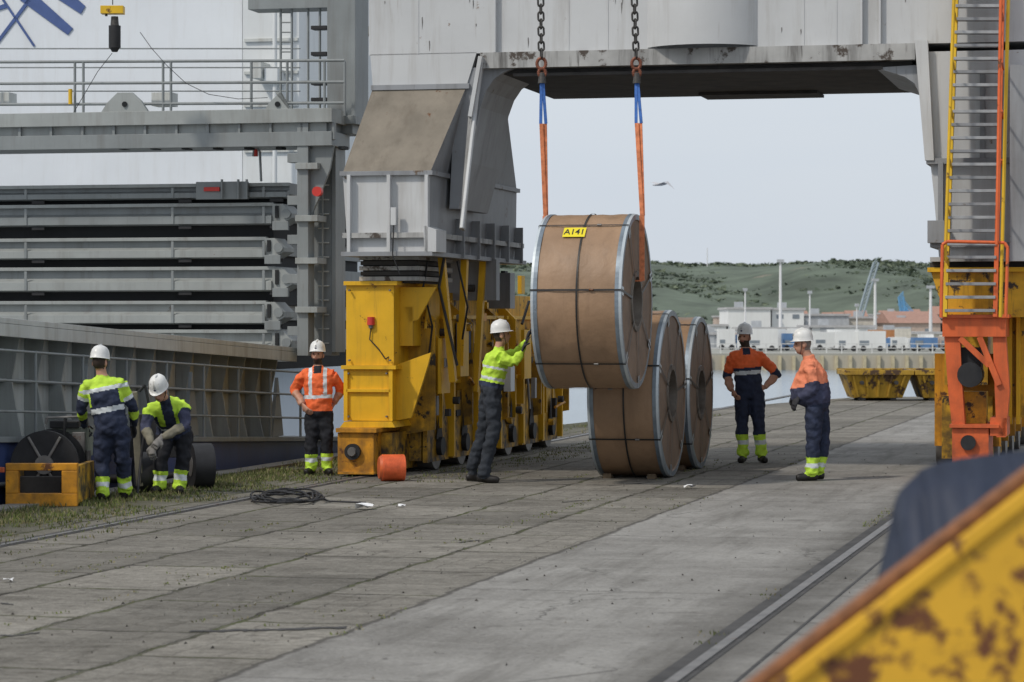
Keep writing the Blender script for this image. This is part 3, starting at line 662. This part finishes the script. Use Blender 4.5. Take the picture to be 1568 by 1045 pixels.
b.pbox(1424,1620,402,412,.1,3,crane_dark)
b.prism([CP(u,v,.0) for u,v in ((1424,412),(1620,412),(1620,486),(1452,486),(1436,450))],QV*2.6,yellowd)
b.pbox(1420,1620,410,416,-.06,2.7,yellow)
b.pbox(1546,1620,480,640,.6,2.8,yellowd); b.pbox(1540,1550,470,650,.5,.62,yellow); b.pbox(1556,1562,470,650,.45,.6,yellow)
for s in (.4,2.2,4.0,5.8,7.6):
    b.cbox(6.8,7.45,s+2,s+3.3,.14,.95,yellowd); b.cbox(6.7,7.55,s+2.1,s+2.2,.3,1.5,orangey)
    wc=C(7.1,s+2.6,.31); b.tube(wc-PV*.4,wc+PV*.4,.3,.3,steel,24)
b.cbox(6.85,7.4,2.2,10.8,1.1,1.9,yellowd)
b.pbox(1443,1540,486,516,-.45,.4,redor); b.pbox(1440,1545,482,487,-.5,.45,redor)
b.prism([CP(1446,516,-.4),CP(1470,516,-.4),CP(1474,600,-.4),CP(1478,655,-.4),CP(1458,655,-.4),CP(1452,600,-.4)],QV*.25,redor)
b.prism([CP(1520,516,-.4),CP(1540,516,-.4),CP(1546,600,-.4),CP(1540,670,-.4),CP(1526,670,-.4)],QV*.25,redor)
b.beam(CP(1470,518,-.42),CP(1515,560,-.42),.07,.05,redor,QV); b.beam(CP(1500,516,-.42),CP(1530,590,-.42),.07,.05,redor,QV)
b.pbox(1458,1514,656,722,-.4,.5,redor)
b.pbox(1454,1530,650,656,-.45,.6,redor); b.pbox(1516,1542,640,668,-.4,.3,redor)
hc=CP(1483,678,-.4); b.tube(hc,hc-QV*.06,.09,.09,black,20)
wc=CP(1486,574,-.35); b.tube(wc-QV*.12,wc+QV*.3,.15,.15,black,20); b.cbox(CA(1470,0,0)[0],CA(1504,0,0)[0],-.3,.2,1.3,1.6,black)
b.pbox(1474,1510,600,650,-.1,.3,yellowd)
sb=CP(1447,486,-.5); stp=CP(1466,-60,-.2); sb2=CP(1524,486,-.5); st2=CP(1536,-60,-.2)
b.beam(sb,stp,.05,.13,stairY,QV); b.beam(sb2,st2,.05,.12,redor,QV)
n=27
for i in range(n):
    t=(i+.5)/n; x=sb.lerp(stp,t); y=sb2.lerp(st2,t); b.beam(x,y,.16,.035,galv if i%2 else crane_side)
b.path([CP(1441,486,-1.0),CP(1443,375,-.95),CP(1450,370,-.95),CP(1538,372,-.95),CP(1543,380,-.95),CP(1540,486,-1.0)],.02,redor,8)
b.path([CP(1447,400,-.9),CP(1462,-60,-.6)],.02,stairY,8); b.path([CP(1532,486,-.9),CP(1545,-60,-.6)],.022,stairY,8); b.path([CP(1526,375,-1.0),CP(1533,-60,-.7)],.02,redor,8)
for i in range(6):
    v=20+i*75; b.path([CP(1462-(v*.03),v,-.62-v*.0007),CP(1464-v*.03,v+12,-.3-v*.0004)],.014,stairY)
    b.path([CP(1534,v,-.7),CP(1536,v+12,-.25)],.014,redor)
b.finish(.012)
# ---------------------------------------------------------------- ship
b=B('cargo_ship')
def sh(s): return -.0385*(s+6.4)
def zs(s,z): return z+sh(s)
S0,S1=-14.0,12.0
def slab(a0,a1,s0,s1,z0,z1,m):
    b.hexa([C(a0,s0,zs(s0,z0)),C(a1,s0,zs(s0,z0)),C(a1,s1,zs(s1,z0)),C(a0,s1,zs(s1,z0)),C(a0,s0,zs(s0,z1)),C(a1,s0,zs(s0,z1)),C(a1,s1,zs(s1,z1)),C(a0,s1,zs(s1,z1))],m)
slab(-16,-2.35,S0,S1,-3,.62,navyh); slab(-16,-2.30,S0,S1,.62,.68,shipg)
slab(-3.3,-2.95,S0,4.4,.68,1.9,shipl)
slab(-3.35,-2.55,S0,4.45,1.90,1.96,shipl); slab(-2.62,-2.55,S0,4.45,1.76,1.897,shipl)
slab(-2.94,-2.86,S0,4.4,1.28,1.32,shipm)
s=S0
while s<4.3:
    b.prism([C(-2.948,s,zs(s,.68)),C(-2.68,s,zs(s,.68)),C(-2.75,s,zs(s,1.0)),C(-2.80,s,zs(s,1.3)),C(-2.68,s,zs(s,1.88)),C(-2.948,s,zs(s,1.88))],QV*.03,shipm)
    s+=.72
s=S0
while s<4.3:
    b.tube(C(-2.42,s,zs(s,.68)),C(-2.42,s,zs(s,1.62)),.02,.02,shipg,6); s+=1.4
for z in (.95,1.28,1.6): b.tube(C(-2.42,S0,zs(S0,z)),C(-2.42,4.4,zs(4.4,z)),.016,.016,shipg,6)
for s in (-4.2,-.6,3.0):
    b.prism([C(-2.5,s,zs(s,.68)),C(-2.5,s+.5,zs(s,.68)),C(-2.5,s+.25,zs(s,1.5))],PV*.05,shipg)
b.tube(C(-2.32,-4,.1),C(-2.32,6,-.25),.05,.05,black,8); b.tube(C(-2.33,-14,.45),C(-2.33,12,-.5),.03,.03,shipg,8)
SH=5.0
aE,_=CA(408,400,SH)
lay=[(282,306),(312,346),(364,397),(409,447),(461,497),(505,545)]
for i,(v0,v1) in enumerate(lay):
    _,z1=CA(300,v0,SH); _,z0=CA(300,v1,SH); e=aE+(.12 if i%2 else 0)+(.35 if i==0 else 0)
    hgt=z1-z0; m=shipg if i<4 else shipm
    b.cbox(-13,e,SH,SH+5,z0+.06,z1,m); b.cbox(-13,e+.02,SH-.09,SH-.001,z1-.05,z1,shipm)
    b.prism([C(-13,SH-.002,z0+hgt*.55),C(-13,SH-.14,z0+hgt*.4),C(-13,SH-.14,z0+.02),C(-13,SH-.002,z0+.0)],PV*(e+13),shipg if i<2 else shipm)
    b.cbox(-13,e-.05,SH+.12,SH+5,z0-.2,z0+.06,shipd)
    for a in (-12,-9.2,-6.9,-4.6,-3.2):
        b.cbox(a,a+.04,SH-.155,SH-.142,z0+.02,z1-.06,shipg); b.cbox(a+.1,a+.3,SH-.11,SH-.092,z0-.05,z0+.0,black)
    if i:
        b.prism([C(e,SH-.1,z1-.02),C(e+.16,SH-.1,z1-.02),C(e+.3,SH-.1,z1-.16),C(e+.3,SH-.1,z0+.1),C(e+.12,SH-.1,z0),C(e,SH-.1,z0+.05)],QV*.5,shipm)
        b.tube(C(e+.22,SH-.13,(z0+z1)/2),C(e+.22,SH-.1,(z0+z1)/2),.07,.07,shipg,12); b.cbox(e+.02,e+.26,SH-.16,SH-.101,z0-.08,z0+.05,shipg)
        b.cbox(e+.05,e+.1,SH-.13,SH-.101,z0+.1,z1-.05,shipd)
b.pbox(300,378,279,305,SH-.2,SH-.1,shipg); b.pbox(312,336,287,293,SH-.24,SH-.2,red)
for u in (340,365,378): b.path([CP(u,305,SH-.25),CP(u,275,SH-.25)],.02,shipg)
b.path([CP(400,278,SH-.3),CP(398,232,SH-.3),CP(390,226,SH-.3),CP(388,240,SH-.3)],.02,shipg); 
pp=CP(392,240,SH-.3); b.tube(pp,pp+UP*.1,.03,.03,red,8)
SG=4.3
b.pbox(-300,508,180,187,SG-.15,SG+.9,shipm); b.pbox(-300,505,187,214,SG,SG+.6,shipg); b.pbox(-300,508,214,223,SG-.12,SG+.8,shipg)
b.pbox(-300,500,198,203,SG-.05,SG-.001,shipm)
for k in range(12):
    u=-20+k*48; b.pbox(u,u+4,187,214,SG-.1,SG-.002,shipg); b.pbox(u+10,u+20,224,229,SG,SG+.2,shipd)
for uu in ((150,232),(398,452)):
    b.prism([CP(uu[0],180,SG),CP(uu[1],180,SG),CP(uu[1]-16,155,SG),CP(uu[1]-30,142,SG),CP(uu[0]+30,142,SG),CP(uu[0]+14,158,SG)],QV*.08,shipm)
    uc=(uu[0]+uu[1])/2; b.tube(CP(uc,160,SG-.03),CP(uc,160,SG),.04,.04,shipd,12)
for v in (97,130,162): b.tube(CP(-300,v,SG+.1),CP(528,v-4,SG+.1),.022,.022,shipg,8)
for v in (75,104,140): b.tube(CP(-300,v,SG+2.6),CP(460,v,SG+2.6),.012,.012,shipg,6)
for u in (-20,115,128,250,262,385,440,497,528): b.tube(CP(u,178,SG+.1),CP(u,95,SG+.1),.02,.02,shipg,8)
b.path([CP(215,50,SG),CP(232,74,SG),CP(255,100,SG),CP(285,128,SG),CP(320,145,SG),CP(365,152,SG),CP(410,150,SG)],.006,black,5)
b.path([CP(172,82,SG),CP(150,110,SG),CP(110,178,SG)],.006,black,5)
yb=CP(108,160,SG); b.tube(yb,yb+UP*.22,.03,.03,stairY,8)
b.pbox(232,262,142,162,SG+.3,SG+.6,shipl); b.pbox(-10,14,142,160,SG+.3,SG+.6,shipl)
b.pbox(455,472,185,545,SG-.1,SG+.2,shipg); b.pbox(476,508,205,545,SG+.4,SG+.8,shipg); b.pbox(508,514,205,540,SG+.35,SG+.85,shipg)
b.prism([CP(472,220,SG),CP(512,220,SG),CP(505,260,SG),CP(490,300,SG),CP(472,340,SG)],QV*.06,shipg)
for v in (250,330,395,470): b.pbox(452,486,v,v+9,SG-.16,SG+.3,shipm)
for v in range(240,530,22): b.tube(CP(487,v,SG+.35),CP(504,v,SG+.35),.012,.012,shipl,5)
for u in (480,494): b.tube(CP(u,225,SG+.3),CP(u,540,SG+.3),.014,.014,shipm,6)
rp=CP(488,294,SG-.2); b.tube(rp,rp-QV*.1,.07,.07,red,16)
for v0 in (235,300,360,420,500): b.pbox(440,458,v0,v0+14,SG-.1,SG+.1,shipg)
b.pbox(501,540,-60,205,SG+.6,SG+1.2,shipg); b.pbox(538,544,-60,190,SG+.55,SG+1.25,shipg); b.pbox(495,545,178,190,SG+.5,SG+1.3,shipg)
b.pbox(380,505,-5,12,SG+.8,SG+1.3,shipg)
for u in (430,447,472,490): b.tube(CP(u,-60,SG+.9),CP(u,178,SG+.9),.02,.02,shipg,6)
for v in range(-40,178,15): b.tube(CP(430,v,SG+.9),CP(447,v,SG+.9),.012,.012,shipg,5)
for v in (40,80,125,150): b.pbox(476,500,v,v+5,SG+.6,SG+.8,black)
for u in (548,556): b.tube(CP(u,-60,SG+1.6),CP(u,150,SG+1.6),.03,.03,black,8)
b.pbox(545,562,40,52,SG+1.4,SG+1.8,M('vent_cream',(.5,.48,.4),.6))
SS=26
b.pbox(-400,371,-160,700,SS,SS+10,white); b.pbox(372,458,-160,560,SS-1.2,SS+5,white2)
for v in (-20,60,110,160,230): b.pbox(374,456,v,v+3,SS-1.26,SS-1.2,shipl)
b.pbox(385,400,95,120,SS-1.8,SS-1.2,shipl); b.pbox(405,425,105,128,SS-1.7,SS-1.2,white2)
b.tube(CP(421,-100,SS-1.6),CP(421,280,SS-1.6),.05,.05,white2,8)
def lg(pts): b.prism([CP(u,v,SS-.03) for u,v in pts],QV*.02,logo)
lg([(30,0),(52,-10),(112,44),(104,54)]); lg([(78,-8),(100,-18),(131,10),(124,22)])
lg([(-6,64),(-3,68),(52,-4),(48,-8)]); lg([(0,-4),(3,-6),(54,70),(51,72)]); lg([(-30,20),(-30,26),(12,12),(8,6)])
b.finish(.008)
b=B('hoist_pendant'); c=P(174,20,40)
b.tube(P(172,-60,40),P(173,8,40),.008,.008,black,6); b.wbox(c.x-.17,c.x+.15,39.9,40.1,c.z-.02,c.z+.09,stairY); b.tube(c+Vector((-.1,0,.0)),c+Vector((-.1,0,-.05)),.02,.02,black,6)
b.tube(P(176,26,40),P(176,40,40),.05,.06,chainm,10); b.tube(P(176,40,40),P(176,74,40),.085,.085,black,16); b.tube(P(176,74,40),P(176,80,40),.07,.04,black,16)
b.finish(.01)
# ---------------------------------------------------------------- coils
def coil(c,Rr,W,label=False,rot=0):
    b=B('steel_coil'); ax=PV; X=QV*-1; Z=UP; n=96; c=Vector(c)
    def pt(a,r,th): return c+ax*a+(X*math.cos(th)+Z*math.sin(th))*r
    def surf(prof,mat,sm=True):
        vs=[];k=len(prof)
        for i in range(n):
            th=2*math.pi*i/n
            for a,r in prof: vs.append(pt(a,r,th))
        fs=[(i*k+j,((i+1)%n)*k+j,((i+1)%n)*k+j+1,i*k+j+1) for i in range(n) for j in range(k-1)]
        b.add(vs,fs,mat,sm)
    h=W/2
    ks=26; vs=[]
    for i in range(n):
        th=2*math.pi*i/n
        for j in range(ks+1):
            a=-h+.06+(W-.12)*j/ks; r=Rr+.010*noise.noise(Vector((a*4,math.cos(th)*3+rot,math.sin(th)*3+c.x)))+.005*noise.noise(Vector((a*11,math.cos(th)*9,math.sin(th)*9)))
            vs.append(pt(a,r,th))
    b.add(vs,[(i*(ks+1)+j,((i+1)%n)*(ks+1)+j,((i+1)%n)*(ks+1)+j+1,i*(ks+1)+j+1) for i in range(n) for j in range(ks)],paper,True)
    for sg in (-1,1):
        surf([(sg*(h-.075),Rr+.001),(sg*(h-.075),Rr+.010),(sg*(h-.03),Rr+.010)],rim,False)
        surf([(sg*(h-.03),Rr+.010),(sg*h,Rr+.002)],rimw,False)
        surf([(sg*h,Rr+.002),(sg*h,Rr-.06)],rim,False)
        surf([(sg*h,Rr-.06),(sg*(h-.015),Rr-.07),(sg*(h-.015),.36)],face,False)
        surf([(sg*(h-.015),.36),(sg*(h+.004),.35),(sg*(h+.004),.29),(sg*(h-.1),.27)],facer,False)
    surf([(-h+.1,.27),(h-.1,.27)],crane_dark)
    surf([(.0,Rr+.0145),(.02,Rr+.0145)],strapk,False)
    for k in range(7):
        th=rot+2*math.pi*k/7; dt=.010
        def q4(p,m=strapk): b.add(p,[(0,1,2,3)],m)
        q4([pt(-h,Rr+.016,th-dt),pt(h,Rr+.016,th-dt),pt(h,Rr+.016,th+dt),pt(-h,Rr+.016,th+dt)])
        tn=(X*-math.sin(th)+Z*math.cos(th))
        for sg in (-1,1):
            q4([pt(sg*(h+.006),Rr+.014,th)-tn*.014,pt(sg*(h+.006),Rr+.014,th)+tn*.014,pt(sg*(h+.006),.3,th)+tn*.014,pt(sg*(h+.006),.3,th)-tn*.014])
            q4([pt(sg*(h+.003),Rr,th)-tn*.05,pt(sg*(h+.003),Rr,th)+tn*.05,pt(sg*(h+.003),Rr-.14,th)+tn*.05,pt(sg*(h+.003),Rr-.14,th)-tn*.05],rimw)
        b.tube(pt(h*.3,Rr+.017,th),pt(h*.3+.05,Rr+.017,th),.014,.014,steel,6)
    if label:
        th=math.radians(50); lc=pt(-h+.44,Rr+.019,th); up=(X*-math.sin(th)+Z*math.cos(th)); nr=(X*math.cos(th)+Z*math.sin(th))
        b.add([lc-ax*.13-up*.085,lc+ax*.13-up*.085,lc+ax*.13+up*.085,lc-ax*.13+up*.085],[(0,1,2,3)],yl)
        cu=bpy.data.curves.new('t','FONT'); cu.body='A141'; cu.size=.14; cu.align_x='CENTER'; cu.align_y='CENTER'; cu.offset=.001
        to=bpy.data.objects.new('t',cu); sc.collection.objects.link(to); dg=bpy.context.evaluated_depsgraph_get(); me=bpy.data.meshes.new_from_object(to.evaluated_get(dg))
        b.add([lc+nr*.004+ax*v.co.x*.8+up*v.co.y for v in me.vertices],[tuple(p.vertices) for p in me.polygons],strapk); bpy.data.objects.remove(to)
    return b.finish(fix=False)
cc=P(908,462,33.2); coil(cc,1.01,1.05,True,.12)
c2=Vector((1.55,35.05,1.03)); coil(c2,1.015,.87,rot=.35)
c3=Vector((2.03,37.15,.99)); coil(c3,.98,.9,rot=.2)
b=B('timber_chock')
wood=M('timber',(.12,.085,.05),.8,var=.3,scale=8)
for c in (c2,c3):
    for sg in (-1,1):
        for a in (-.3,.25):
            o=c+PV*a+QV*sg*.36; o.z=0
            b.prism([o-PV*.05-QV*.1,o-PV*.05+QV*.1,o-PV*.05+QV*sg*.09+UP*.06],PV*.1,wood)
b.finish()
def sling(name,top_u,bot):
    b=B(name)
    top=P(top_u[0],-70,33.3); bot_c=P(top_u[1],88,33.3); n=int((top-bot_c).length/.082)
    for i in range(n):
        c=bot_c.lerp(top,(i+.5)/n); hor=Vector((1,0.2,0)).normalized() if i%2 else Vector((-.2,1,0)).normalized(); K=14
        pts=[]
        for k in range(K):
            t=2*math.pi*k/K; pts.append(c+hor*.034*math.cos(t)+UP*(.026*math.sin(t)+.03*(1 if math.sin(t)>0 else -1)))
        b.path(pts+[pts[0]],.0125,chainm,6)
    for c,rr in ((P(top_u[1],98,33.3),.065),(P(top_u[1]+1,112,33.3),.05)):
        pts=[c+Vector((math.cos(t)*rr*.8,0,math.sin(t)*rr)) for t in [2*math.pi*k/16 for k in range(17)]]; b.path(pts,.02,hookm,8)
    b.tube(P(top_u[1]-5,114,33.3),P(top_u[1]+7,114,33.3),.022,.022,hookm,8); b.tube(P(top_u[1]+1,112,33.3),P(top_u[1]+1,128,33.3),.035,.05,chainm,10)
    s0=P(top_u[1]+1,124,33.3); mid=s0.lerp(bot,(190-124)/(332-124.)); eye=Vector((bot.x,bot.y,cc.z+.24)) 
    for o in (-.025,.03):
        w0=Vector((o,0,0)); b.beam(s0+w0*.3,mid+w0*1.1,.035,.014,slb,QV)
    b.beam(mid+Vector((-.02,0,0)),bot,.045,.016,slo,QV); b.beam(mid+Vector((.025,.01,0)),bot+Vector((.015,.01,0)),.04,.016,slo,QV)
    b.beam(bot,eye,.06,.018,slo,QV)
    return b,eye
lb=cc-PV*.57; lb.z=cc.z+1.0; rb_=cc+PV*.58; rb_.z=cc.z+1.0
b,e1=sling('lifting_sling',(827,829),lb); b.beam(e1,e1+PV*.3,.06,.018,slo); b.finish()
b,e2=sling('lifting_sling',(969,974),rb_); b.beam(e2,e2-PV*.3,.06,.018,slo); b.finish()
# ---------------------------------------------------------------- reel trolley at left
b=B('cable_reel_trolley')
def bx(u0,u1,v0,v1,d0,d1,m):
    p=P(u0,v0,d0); q=P(u1,v1,d0); b.wbox(p.x,q.x,d0,d1,max(q.z,0.0),p.z,m)
bx(8,118,710,721,29.3,29.4,orangey); bx(8,118,756,778,29.3,29.4,orangey); bx(8,28,721,756,29.3,29.4,orangey); bx(94,118,721,756,29.3,29.4,orangey)
bx(8,20,714,772,29.402,30.6,yellowd); bx(108,118,714,772,29.402,30.6,yellowd); bx(28,94,730,765,29.8,29.9,crane_dark)
bx(-14,6,716,724,29.2,29.25,redor)
c=P(68,712,30.05); b.tube(c,c+Vector((0,.08,0)),.36,.36,black,40); b.tube(c+Vector((0,.08,0)),c+Vector((0,.5,0)),.26,.26,M('hose_black',(.03,.03,.032),.4,bump=.5,bscale=30),32); b.tube(c+Vector((0,.5,0)),c+Vector((0,.58,0)),.36,.36,black,40)
b.tube(c-Vector((0,.04,0)),c,.1,.1,steel,20)
for k in range(6):
    t=k*math.pi/3; b.beam(c-Vector((0,.015,0)),c+Vector((math.cos(t)*.34,-.015,math.sin(t)*.34)),.03,.02,steel,Vector((0,1,0)))
mg=M('machine_green_gray',(.22,.24,.2),.6,var=.3,rust=.3)
bx(80,134,655,700,30.6,31.0,mg); bx(76,120,645,656,30.55,31.05,black); bx(84,104,662,676,30.56,30.598,black); bx(110,130,662,694,30.56,30.598,steel)
b.path([P(70,650,30.5),P(72,640,30.5),P(132,638,30.5),P(136,655,30.5)],.015,steel); b.path([P(100,640,30.4),P(96,690,30.4),P(110,720,30.3)],.02,black)
for u in (122,135): b.tube(P(u,690,30.6),P(u,765,30.6),.03,.03,steel,8)
c=P(118,742,30.9); b.tube(c,c+Vector((0,.16,0)),.19,.19,black,28); b.tube(c-Vector((0,.01,0)),c,.09,.09,steel,16)
b.finish(.01)
b=B('air_compressor_trolley')
for c in (P(292,714,32.6),P(208,728,31.9)): 
    b.tube(c,c+Vector((.22,.08,0)),.26,.26,black,32); b.tube(c-Vector((.006,.002,0)),c,.12,.12,steel,20)
c=P(250,700,32.9); b.wbox(c.x-.35,c.x+.25,32.6,33.1,.35,.85,black); b.tube(c+Vector((-.3,0,.25)),c+Vector((.3,0,.25)),.13,.13,steel,20)
b.beam(P(205,600,31.6),P(214,745,31.7),.08,.05,beige,Vector((0,1,0))); b.path([P(213,600,31.5),P(222,590,31.5),P(228,620,31.5),P(216,700,31.4),P(210,758,31.2)],.018,black)
b.finish(.01)
b=B('orange_plastic_roll'); c=G(600,737); c.z=.16; ax=Vector((.97,.2,0))
b.tube(c-ax*.13,c+ax*.15,.155,.155,orpl,32)
for k in range(14): t=-.12+k*.019; b.tube(c+ax*t,c+ax*(t+.012),.160,.160,orpl,32)
b.tube(c-ax*.16,c-ax*.13,.13,.15,redor,24); b.tube(c+ax*.15,c+ax*.16,.07,.07,black,16)
b.finish()
b=B('rubber_hose'); rnd=random.Random(3)
for k in range(5):
    pts=[]; ph=rnd.random()*6
    for i in range(40):
        t=i/39*2*math.pi; u=440+(38+6*k)*math.cos(t+ph)*.9+rnd.uniform(-1,1); v=763+(5+1.2*k)*math.sin(t*1.0+ph)+2*math.sin(3*t+k); pts.append(G(u,v,.02)+UP*(.03*abs(math.sin(2*t+k))))
    b.path(pts,.011,black,6)
b.path([G(385,768,.02),G(410,758,.02),G(470,756,.02),G(505,768,.02),G(560,770,.02)],.010,black); b.finish(fix=False)
lm=M('litter_white',(.75,.75,.75),.7,var=.05)
for u,v,s in ((558,781,.12),(1056,749,.09),(615,777,.05),(12,892,.05)):
    b=B('litter_paper'); g=G(u,v); vs=[];rnd=random.Random(u)
    for j in range(4):
        for i in range(4): vs.append(g+Vector(((i-1.5)*s*.5,(j-1.5)*s*.45,.01+rnd.random()*s*.5)))
    b.add(vs,[(j*4+i,j*4+i+1,j*4+i+5,j*4+i+4) for j in range(3) for i in range(3)],lm); b.finish(fix=False)
# loose gravel and debris
b=B('gravel_debris'); dm=M('pebble_gray',(.2,.19,.17),.9,var=.5,scale=5); dm2=M('pebble_dark',(.05,.045,.04),.9,var=.5,scale=5)
for i in range(1500):
    y=random.uniform(15,42); x=random.uniform(-.19,.16)*y; w_=Vector((x,y,0)); 
    if w_.dot(PV)<-11 : continue
    if w_.dot(PV)>-4.8 and random.random()<.6: continue
    r=random.uniform(.006,.018); q=[w_+Vector((random.uniform(-r,r),random.uniform(-r,r),0)) for _ in range(3)]+[w_+UP*r]
    b.add(q,[(0,1,3),(1,2,3),(2,0,3)],dm if random.random()<.5 else dm2)
b.finish(fix=False)
# grass
b=B('grass'); gm=M('grass_blades',(.11,.135,.035),.8,var=.5,scale=3); dry=M('dry_grass',(.2,.175,.09),.8,var=.3,scale=4)
def tuft(x,y,n,h,sp):
    for _ in range(n):
        px=x+random.gauss(0,sp); py=y+random.gauss(0,sp); hh=h*random.uniform(.4,1.2); a=random.random()*6.28; w_=.004+.005*random.random()
        dx,dy=math.cos(a)*w_,math.sin(a)*w_; lx,ly=random.gauss(0,hh*.4),random.gauss(0,hh*.4)
        o=[(px-dx,py-dy,0),(px+dx,py+dy,0),(px+lx*.5+dx*.6,py+ly*.5+dy*.6,hh*.65),(px+lx,py+ly,hh)]
        b.add(o,[(0,1,2),(0,2,3)],gm if random.random()<.65 else dry)
for i in range(2300):
    s=random.uniform(-16,3); a=-1.65+abs(random.gauss(0,.85))
    w=C(a,s,0)
    if noise.noise(Vector((w.x*1.2,w.y*.8,0)))>-.25+max(0,a+.6)*.5: tuft(w.x,w.y,8,.035+.05*max(0,1-(a+1.65))*random.random(),.06)
for i in range(1300):
    row=random.randint(0,5); aw=-4.85-1.08*row if random.random()<.7 else -4.85-random.random()*5
    s=random.uniform(10,40); w=PV*aw+QV*s; w+=PV*random.gauss(0,.03)
    if noise.noise(Vector((w.x*.7,w.y*.35,4)))>.08: tuft(w.x,w.y,4,.016,.03)
for i in range(150):
    w=PV*(-2.65)+QV*(15+random.random()*25)
    if noise.noise(Vector((w.x*.9,w.y*.5,9)))>.15: tuft(w.x,w.y,5,.02,.04)
for i in range(520):
    s=random.uniform(-2,12); w=C(random.gauss(.95,.25) if random.random()<.5 else random.gauss(-.7,.3),s,0)
    tuft(w.x,w.y,5,.03,.05)
for i in range(500):
    w=Vector((random.uniform(0,6),random.uniform(46,60),0))
    if w.x>(w.y-50)*.34+0.1 and w.x<(w.y-50)*.34+1.5: tuft(w.x,w.y,7,.06,.08)
b.finish(fix=False)
# skips
for (u0,u1) in ((1296,1396),(1404,1500)):
    b=B('rubbish_skip'); d=70; x0=(u0-784)/F*d; x1=(u1-784)/F*d; z1=H-(567-498)/F*d; dk=crane_dark
    c0,c1=x0,x1; a0,a1=x0+.2,x1-.2
    zb_=.07
    b.hexa([Vector((a0,d+.2,zb_)),Vector((a1,d+.2,zb_)),Vector((a1,d+1.5,zb_)),Vector((a0,d+1.5,zb_)),Vector((c0,d,z1-.12)),Vector((c1,d,z1-.12)),Vector((c1,d+1.7,z1-.12)),Vector((c0,d+1.7,z1-.12))],skipm)
    b.wbox(c0-.05,c1+.05,d-.07,d,z1-.12,z1,skipm); b.wbox(c0-.05,c1+.05,d+1.6,d+1.7,z1-.12,z1+.02,skipm)
    b.wbox(c0-.05,c0+.03,d,d+1.6,z1-.12,z1,skipm); b.wbox(c1-.03,c1+.05,d,d+1.6,z1-.12,z1,skipm); b.wbox(c0+.03,c1-.03,d,d+1.6,z1-.118,z1-.1,dk)  # last sheet paints the shaded inside of the skip
    for i in range(5):
        t=(i+.5)/5; xb=a0+t*(a1-a0); xt=c0+t*(c1-c0)
        b.beam(Vector((xb,d+.17,zb_+.03)),Vector((xt,d-.03,z1-.13)),.05,.05,skipm,Vector((0,1,0)))
    for t in (.15,.85): b.tube(Vector((a0+t*(a1-a0),d+.1,.45)),Vector((a0+t*(a1-a0),d-.1,.45)),.05,.05,dk,10)
    b.wbox(a0+.15,a0+.3,d+.2,d+.5,0,.075,black); b.wbox(a1-.3,a1-.15,d+.2,d+.5,0,.075,black); b.wbox(a0+.15,a1-.15,d+1.2,d+1.4,0,.075,black)
    b.finish(.01)
b=B('mooring_rope'); b.path([Vector((-.2+i*.35,58+i*.3,-1.55+.45*((i/14-.5)**2)*2)) for i in range(14)],.05,M('rope_blue',(.03,.09,.4),.7)); b.finish()
b=B('seagull'); g=P(1010,283,80); gw=M('gull_gray',(.5,.5,.52),.7)
v,f=limb([g+Vector((-.2,0,-.02)),g+Vector((-.08,0,0)),g+Vector((.06,0,.01)),g+Vector((.15,0,.02)),g+Vector((.21,0,.02))],[.01,.04,.046,.03,.01]); b.add(v,f,gw,True)
for pts in ([(0,0,.02),(.18,-.1,.08),(.42,-.25,-.16)],[(0,0,.02),(-.2,.1,.07),(-.42,.25,.03)]):
    pp=[g+Vector(p) for p in pts]; o=Vector((.05,.05,.012))
    b.add([pp[0]-o,pp[0]+o,pp[1]-o,pp[1]+o,pp[2]],[(0,1,3,2),(2,3,4)],gw)
b.finish(fix=False)
# foreground rusty skip + tarpaulin
ry=M('rusty_yellow_paint',(.72,.40,.03),.55,var=.14,scale=4,rust=.72,rcol=(.15,.055,.022),rscale=10)
rr=M('rust_edge',(.22,.09,.035),.8,var=.4,scale=30)
b=B('rusty_yellow_skip'); d=5.0
e0=P(1130,1085,d); e1=P(1720,628,d); e2=Vector((e1.x,d,0)); e3=Vector((e0.x+.25,d,0))
b.prism([e0,e1,e2,e3],Vector((0,.02,0)),ry)
dr=(e1-e0).normalized(); nn=Vector((-dr.z,0,dr.x))
b.prism([e0,e1,e1+nn*.02,e0+nn*.02],Vector((0,.06,0)),rr)
b.prism([e0+Vector((0,-.012,0))-nn*.03,e1+Vector((0,-.012,0))-nn*.03,e1+Vector((0,-.012,0)),e0+Vector((0,-.012,0))],Vector((0,.011,0)),ry)
b.wbox(e0.x+.2,e1.x,d+.021,d+.9,0,.5,ry)
b.finish(.006)
b=B('dark_blue_tarpaulin'); d=6.0; vs=[];nu,nv=40,24; tp=M('tarpaulin_blue',(.022,.03,.055),.6,var=.25,scale=3,bump=.4,bscale=6)
prof=[(1374,920),(1384,870),(1396,820),(1412,775),(1436,740),(1474,722),(1530,714),(1600,705),(1680,700)]
for i in range(nu):
    t=i/(nu-1)*(len(prof)-1); k=min(int(t),len(prof)-2); fr=t-k; u=prof[k][0]*(1-fr)+prof[k+1][0]*fr; v=prof[k][1]*(1-fr)+prof[k+1][1]*fr
    top=P(u,v,d)
    for j in range(nv):
        s=j/(nv-1); z=top.z*(1-s); yy=d+.3-.35*math.sin(min(1,s*3)*math.pi/2)+.06*noise.noise(Vector((u*.03,s*3,1)))
        vs.append(Vector((top.x-.03*s+ .02*noise.noise(Vector((s*6,u*.03,0))),yy,z)))
b.add(vs,[(i*nv+j,(i+1)*nv+j,(i+1)*nv+j+1,i*nv+j+1) for i in range(nu-1) for j in range(nv-1)],tp,True)
o=b.finish(fix=False); k=o.modifiers.new('s','SOLIDIFY'); k.thickness=.01
print('done',len(bpy.data.objects))
